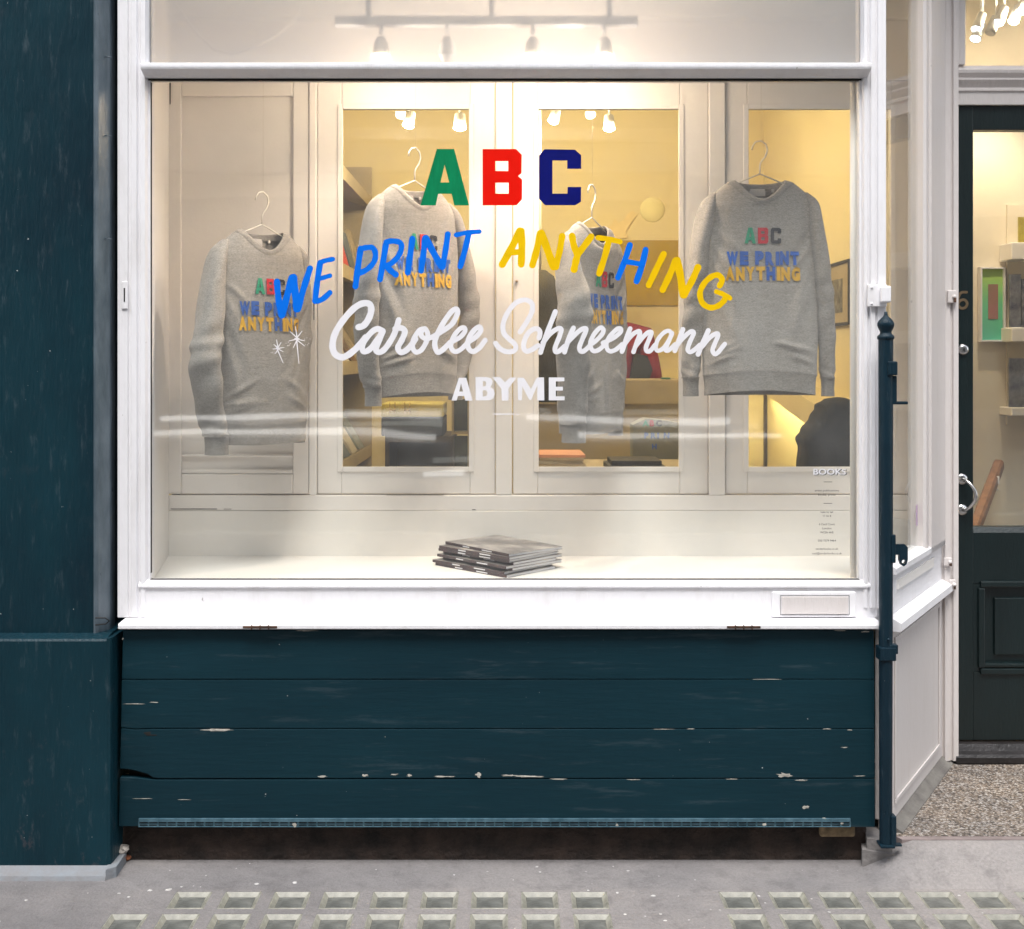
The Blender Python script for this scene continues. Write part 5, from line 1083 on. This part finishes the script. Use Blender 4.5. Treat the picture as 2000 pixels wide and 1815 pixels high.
skin('jacket', [(0, 0, .90), (0, 0, 1.10), (0, 0, 1.28), (0, 0, 1.44), (0, .01, 1.50), (-.18, 0, 1.41), (-.225, .02, 1.14), (-.19, .15, .99), (.18, 0, 1.41), (.235, .02, 1.14), (.20, .15, .99)], [(0, 1), (1, 2), (2, 3), (3, 4), (3, 5), (5, 6), (6, 7), (3, 8), (8, 9), (9, 10)], [(.18, .13), (.155, .12), (.165, .125), (.15, .11), .075, .078, .066, .05, .078, .066, .05], M['redjk'], pr)
skin('trousers', [(0, 0, .93), (-.10, 0, .84), (-.10, 0, .50), (-.10, 0, .12), (.10, 0, .84), (.10, 0, .50), (.10, 0, .12)], [(0, 1), (1, 2), (2, 3), (0, 4), (4, 5), (5, 6)], [(.16, .11), .095, .07, .055, .095, .07, .055], M['jeans'], pr)
skin('hair', [(0, .01, 1.79), (0, -.01, 1.70), (0, -.045, 1.58), (0, -.08, 1.44), (0, -.10, 1.32)], [(0, 1), (1, 2), (2, 3), (3, 4)], [(.06, .07), (.098, .105), (.095, .07), (.09, .05), (.05, .03)], M['hair'], pr)
m_ = MB(); c = P(1248, 716, 3.08); m_.prism([(c[0]-.05, c[2]-.07), (c[0]+.055, c[2]-.07), (c[0]+.075, c[2]-.02), (c[0]+.045, c[2]+.06), (c[0]-.03, c[2]+.075)], c[1]-.03, c[1]+.05, 'y')
single('shoulder_bag', m_, mat('black_leather', (.02, .022, .02), .5, .2), 'small black bag held against the crimson jacket', 'bag', c)
# dark olive coat hanging
m_ = MB(); m_.lathe([(.03, 0), (.07, -.03), (.10, -.12), (.115, -.35), (.13, -.62), (.125, -.66), (.0001, -.66)], (X_(1055, 2.3), 2.3, Z_(528, 2.3)), 20)
single('hanging_coat', m_, mat('dark_olive_cloth', (.06, .05, .025), .95, .25, 6, .01, 9), 'dark olive coat hanging at the left edge of the middle pane', 'coat', (X_(1055, 2.3), 2.3, Z_(528, 2.3)))
m_ = MB(); cx_, cz_ = X_(1055, 2.3), Z_(528, 2.3); m_.tube([(cx_, 2.3, cz_-.02), (cx_, 2.3, cz_+.25), (cx_, 2.32, 3.3)], .006, 8); single('coat_cord', m_, M['wire'], 'thin cord from the ceiling carrying the olive coat', 'cord', (cx_, 2.3, cz_))
# black coat on a chair, right pane
Yj = 1.15
ch = thing('desk_chair', 'desk chair hidden under the black jacket in the right pane', 'chair', (X_(1630, Yj), Yj+.12, .1))
xc_ = X_(1628, Yj)
m_ = MB(); m_.box(xc_-.12, xc_+.13, Yj+.05, Yj+.08, .75, 1.20, .01); part('backrest', m_, M['darkwood'], ch)
m_ = MB(); m_.box(xc_-.22, xc_+.22, Yj+.085, Yj+.5, .52, .56, .01); part('seat', m_, M['darkwood'], ch)
for a, b in ((-.19, .1), (.19, .1), (-.19, .46), (.19, .46)):
    m_ = MB(); m_.box(xc_+a-.015, xc_+a+.015, Yj+b-.015, Yj+b+.015, .1, .519); part('leg', m_, M['darkwood'], ch)
jk = [(1566, 1010), (1571, 900), (1569, 862), (1576, 842), (1592, 822), (1604, 800), (1612, 787), (1630, 778), (1650, 777), (1662, 784), (1674, 792), (1690, 812), (1700, 850), (1702, 1010)]
m_ = MB()
outl = catmull([(X_(a, Yj), Z_(b, Yj)) for a, b in jk], 4); nn = len(outl); rng = []
cxm = sum(p[0] for p in outl)/nn; czm = Z_(930, Yj)
for yy, g_ in ((Yj-.06, .86), (Yj-.045, .95), (Yj-.01, 1.0), (Yj+.05, 1.0), (Yj+.13, .98), (Yj+.15, .9)):
    rng += [(cxm+(p[0]-cxm)*g_+.004*math.sin(i*1.3), yy+.006*math.sin(i*.9), czm+(p[1]-czm)*g_) for i, p in enumerate(outl)]
m_.add(rng, [(r_*nn+i, r_*nn+i+1, (r_+1)*nn+i+1, (r_+1)*nn+i) for r_ in range(5) for i in range(nn-1)]+[tuple(range(nn)), tuple(5*nn+i for i in range(nn))], 0, True)
single('black_jacket', m_, mat('black_wool', (.003, .003, .0035), .95, .2, 12, .006, 14), 'black jacket draped over a chair at the bottom of the right pane', 'jacket', (cxm, Yj, Z_(1010, Yj)))
# side wall fittings in right pane: door trim, lit stair soffit, framed picture
m_ = MB(); m_.box(1.535, 1.5495, 3.50, 3.545, .1, Z_(700, 3.5), .002); single('door_trim', m_, M['darkwood'], 'dark brown vertical trim at the back corner in the right pane', 'trim', (1.54, 3.5, .1))
m_ = MB(); m_.prism([(3.40, 1.40), (3.40, 1.52), (1.7, 1.30), (1.7, 1.18)], 1.40, 1.549, 'x'); single('stair_soffit', m_, M['wall'], 'slanting cream stair underside on the side wall in the right pane', 'stair', (1.54, 2.6, 1.3))
m_ = MB(); m_.prism([(3.35, 1.385), (3.35, 1.395), (1.9, 1.206), (1.9, 1.196)], 1.43, 1.46, 'x'); single('stair_light', m_, M['glow'], 'glowing slanting strip light under the stair in the right pane', 'light', (1.54, 2.6, 1.1))
t = thing('framed_picture', 'cream mounted picture in a thin black frame right of the last sweatshirt', 'picture', (1.55, 2.0, 1.7))
ya, yb2, za, zb2 = 1.72, 2.1, Z_(636, 1.9), Z_(512, 1.9)
m_ = MB()
for c in ((ya, ya+.012, za, zb2), (yb2-.012, yb2, za, zb2), (ya+.012, yb2-.012, za, za+.012), (ya+.012, yb2-.012, zb2-.012, zb2)): m_.box(1.525, 1.549, c[0], c[1], c[2], c[3])
part('frame', m_, M['black'], t)
m_ = MB(); m_.box(1.535, 1.548, ya+.0125, yb2-.0125, za+.0125, zb2-.0125); part('mount', m_, M['creamwood'], t)
m_ = MB(); m_.box(1.532, 1.5345, ya+.13, yb2-.07, za+.06, zb2-.08); part('photograph', m_, mat('dark_tree_photo', (.25, .24, .20), .5, .5, 22, c2=(.02, .02, .02)), t)

# ------------------------------------------------------------------ hall behind the door
Yh = 1.598
def green_pic():
    m, nt, b = node_mat('green_blue_gradient_print'); tc = nt.nodes.new('ShaderNodeTexCoord'); sp_ = nt.nodes.new('ShaderNodeSeparateXYZ'); nt.links.new(tc.outputs['Generated'], sp_.inputs[0])
    r = ramp(nt, [(0, (.10, .50, .36)), (.5, (.16, .60, .30)), (1, (.42, .58, .06))]); nt.links.new(sp_.outputs[2], r.inputs[0]); nt.links.new(r.outputs[0], b.inputs['Base Color']); b.inputs['Roughness'].default_value = .4; return m
t = wallpic('green_picture', 'green print with a brown rectangle in a deep white frame behind the door glass', 'picture', 1909, 1958, 523, 668, Yh, .008, green_pic(), M['ink_white'], .035)
m_ = MB(); m_.box(X_(1926, Yh), X_(1945, Yh), Yh-.024, Yh-.0215, Z_(624, Yh), Z_(556, Yh)); part('printed_rectangle', m_, mat('brown_print_patch', (.26, .16, .10), .5, .3, 10, c2=(.35, .15, .13)), t)
rk = thing('print_rack', 'white wall rack with ledges of postcards at the right edge of the door glass', 'rack', (X_(1985, 1.5), 1.5, 1.4))
for pa, pb in ((475, 508), (640, 668), (796, 812)):
    m_ = MB(); m_.box(X_(1970, 1.5), X_(2230, 1.5), 1.47, Yh-.001, Z_(pb, 1.5), Z_(pa, 1.5), .004); part('ledge', m_, M['shelf'], rk)
m_ = MB(); m_.box(X_(1968, 1.58), X_(2225, 1.58), 1.585, Yh-.0005, Z_(830, 1.58), Z_(400, 1.58)); part('backboard', m_, M['wall2'], rk)
cards = [(1973, 536, 1994, 640, 'black and white tree'), (1996, 545, 2025, 640, 'grey portrait'), (1972, 700, 2000, 796, 'blue grey street'), (2002, 706, 2040, 796, 'pale grey'), (1990, 424, 2010, 475, 'mustard yellow')]
for i, (a, b, c_, d_, nm) in enumerate(cards):
    col = (.5, .42, .06) if i == 4 else (.30, .30, .32); m_ = MB()
    m_.box(X_(a, 1.5), X_(c_, 1.5), 1.50, 1.512, Z_(d_, 1.5)+.0008, Z_(b, 1.5)); mt = mat('card_print_%d' % i, col, .35, .5, 16, c2=(.04, .05, .09) if i != 4 else (.35, .28, .03))
    single('postcard', m_, mt, '%s card standing on the rack behind the door glass' % nm, 'card', (X_((a+c_)/2, 1.5), 1.5, Z_(d_, 1.5)), 'cards standing in the hall rack')
# handrail
hr = thing('stair_handrail', 'sloping brown wooden handrail behind the lower door glass', 'handrail', (X_(1925, 1.4), 1.4, .9))
A_ = Vector(P(1951, 908, 1.50)); B_ = Vector(P(1888, 1075, 1.0))
m_ = MB(); dd = (B_-A_).normalized()
def bar(mb, a, b, hw, hh):
    t_ = (b-a).normalized(); s_ = t_.cross(Vector((0, 0, 1))).normalized(); u_ = s_.cross(t_).normalized()
    vs = [p+s_*i+u_*j for p in (a, b) for i, j in ((-hw, -hh*.6), (-hw, hh*.6), (-hw*.6, hh), (hw*.6, hh), (hw, hh*.6), (hw, -hh*.6), (hw*.6, -hh), (-hw*.6, -hh))]
    mb.add(vs, [(i, (i+1) % 8, 8+(i+1) % 8, 8+i) for i in range(8)]+[tuple(range(8))[::-1], tuple(range(8, 16))])
bar(m_, A_, B_, .021, .026); part('rail', m_, M['wood'], hr)
C_ = A_.lerp(B_, .18); m_ = MB(); m_.box(C_.x-.008, C_.x+.014, C_.y-.028, C_.y+.02, C_.z-.02, C_.z+.014, .002); m_.tube([C_+Vector((.006, .0, -.02)), C_+Vector((.01, .0, -.045)), C_+Vector((.03, .03, -.05)), C_+Vector((.055, Yh-C_.y-.002, -.045))], .004, 8); part('wall_bracket', m_, M['shelf'], hr)
# spotlight cluster seen through the fanlight
for i, (px, py, lit, lab) in enumerate([(1905, 76, 1, 'lowest cool white spotlight of the row above the door'), (1907, 58, 1, 'second spotlight from the left above the door, tilted'), (1934, 64, 0, 'dim spotlight between two lit ones above the door'), (1950, 45, 1, 'bright bluish spotlight in the middle of the row above the door'), (1979, 42, 0, 'warm dim spotlight right of the bright bluish one'), (1998, 22, 1, 'bright spotlight at the top right corner of the fanlight')]):
    Y = 1.25; c = Vector(P(px, py, Y)); t = thing('hall_spotlight', lab, 'spotlight', tuple(c), 0, 'cool spotlights above the door')
    d_ = Vector((-.5, -.35, -1)).normalized(); m_ = MB(); m_.tube([c-d_*.085, c-d_*.08, c-d_*.03, c], [.010, .019, .021, .0225], 16); m_.tube([c-d_*.08, (c.x+.04, c.y+.03, 3.3)], .005, 6); part('housing', m_, M['housing'], t)
    m_ = MB(); m_.tube([c+d_*.0006, c+d_*.006], [.020, .014], 16); part('lens', m_, M['led'] if lit else M['bulb'] if i == 4 else M['dead'], t)
point((X_(1998, 1.25)-.03, 1.22, Z_(28, 1.25)-.03), 3.5, (1, .82, .58), .03); point((X_(1950, 1.25), 1.20, Z_(50, 1.25)-.03), 13, (1, .80, .55), .03, 95, (2.1, 1.5, .9))
for px in (1938, 1978): point((X_(px, 1.45), 1.47, Z_(60, 1.45)), 1.6, (.92, .96, 1.0), .02, 50, (X_(px, 1.58), 1.6, 2.4))

# ------------------------------------------------------------------ the other side of the court (seen only as reflections)
m_ = MB(); m_.box(-12, 12, -7.2, -6.6, 0, 9.5)
opp = single('opposite_building', m_, M['facade'], 'pale stucco building across the court, seen as faint reflections', 'building', (0, -6.9, 0))
for z0, z1, x0, x1 in ((.93, 1.0, -3.0, -.55), (.80, .86, -3.0, -.55), (.93, 1.0, .15, 1.9), (.80, .86, .15, 1.9)):
    m_ = MB(); m_.box(x0, x1, -6.595, -6.15, z0, z1, .01); part('ledge', m_, M['stone'], opp)
for x0, x1 in ((-3.0, -.6), (.2, 1.9), (3.2, 5.4)):
    m_ = MB(); m_.box(x0, x1, -6.598, -6.57, 1.02, 2.9); part('shop_glass', m_, M['black'], opp)
for x in (-3.15, -.35, .0, 2.1):
    m_ = MB(); m_.box(x-.09, x+.09, -6.598, -6.5, 0, 3.1, .01); part('pilaster', m_, M['stone'], opp)
m_ = MB(); m_.box(-4, 4, -6.598, -6.4, 3.12, 3.5, .01); part('fascia', m_, M['stone'], opp)

M['tube'] = emis('cool_white_reflection_strip', (1.0, .98, .94), 1.15)  # glowing strips added to make the bright bars mirrored in the window
for z_, x0, x1 in ((1.03, -3.0, -.6), (.90, -3.05, -.65), (1.03, .12, 1.85), (.90, .55, 2.3)):
    m_ = MB(); m_.tube([(x0, -6.32, z_), (x1, -6.32, z_)], .024, 10); part('reflection_strip', m_, M['tube'], opp)
m_ = MB(); m_.tube([(-.75, -6.32, .55), (-.4, -6.32, .56)], .03, 10); part('reflection_strip', m_, M['tube'], opp)

m_ = MB(); rg = random.Random(4)
for i in range(95):
    px, py = rg.uniform(-20, 2020), 1690+rg.random()**1.3*125
    d_ = F*CAMZ/(py-HY); gx, gy = (px-CX)*d_/F, d_+CAMY; r_ = rg.choice([.0015, .002, .003, .003, .005, .008]); nn = 7
    if gy > -.02 or any(a-.004 < gx < b+.004 and c-.004 < gy < e+.004 for a, b, c, e, _ in blocks) or gx < px1+.03 and gy > -.16: continue
    ring_ = [(gx+r_*math.cos(k*2*PI/nn)*rg.uniform(.6, 1.3), gy+r_*math.sin(k*2*PI/nn)*rg.uniform(.6, 1.2), .0006) for k in range(nn)]
    m_.add(ring_+[(gx, gy, .0006+r_*.35)], [(k, (k+1) % nn, nn) for k in range(nn)])
o = link('grit', m_.mesh('grit'), mat('white_gum_and_grit', (.60, .58, .56), .8, .2, 30)); tag(o, 'white gum spots and grit scattered over the pavement', 'grit', kind='stuff')

# hairline dark joints and cracks
jm = M['joint']
def crack(px0, px1_, py0_, py1_, Y, par): 
    m_ = MB(); m_.box(X_(px0, Y), X_(px1_, Y), Y-.0012, Y-.0003, Z_(py1_, Y), Z_(py0_, Y)); part('paint_crack', m_, jm, par)
crack(334, 424, 993.6, 995.0, PYp-.008, part_); crack(437, 452, 994, 995, PYp-.008, part_); crack(922, 929, 995, 996.6, PYp-.008, part_)
crack(331.5, 333.4, 160, 204, PYp-.004, part_); crack(336, 368, 154.4, 155.6, PYp-.004, part_); crack(392, 418, 154.6, 155.4, PYp-.004, part_)
crack(336, 352, 965.4, 966.6, PYp-.008, part_); crack(755, 866, 966.4, 967.3, PYp-.008, part_)
crack(612.5, 614, 592, 625, PYp-.008, part_)
m_ = MB(); m_.box(xl1+.006, xr0-.006, -.0035, .0118, zb+.0002, zb+.0018); part('putty_line', m_, jm, win)
m_ = MB(); m_.box(xl1+.0061, xl1+.0072, .001, .0118, zb+.02, zt0-.01); part('putty_line', m_, jm, win)
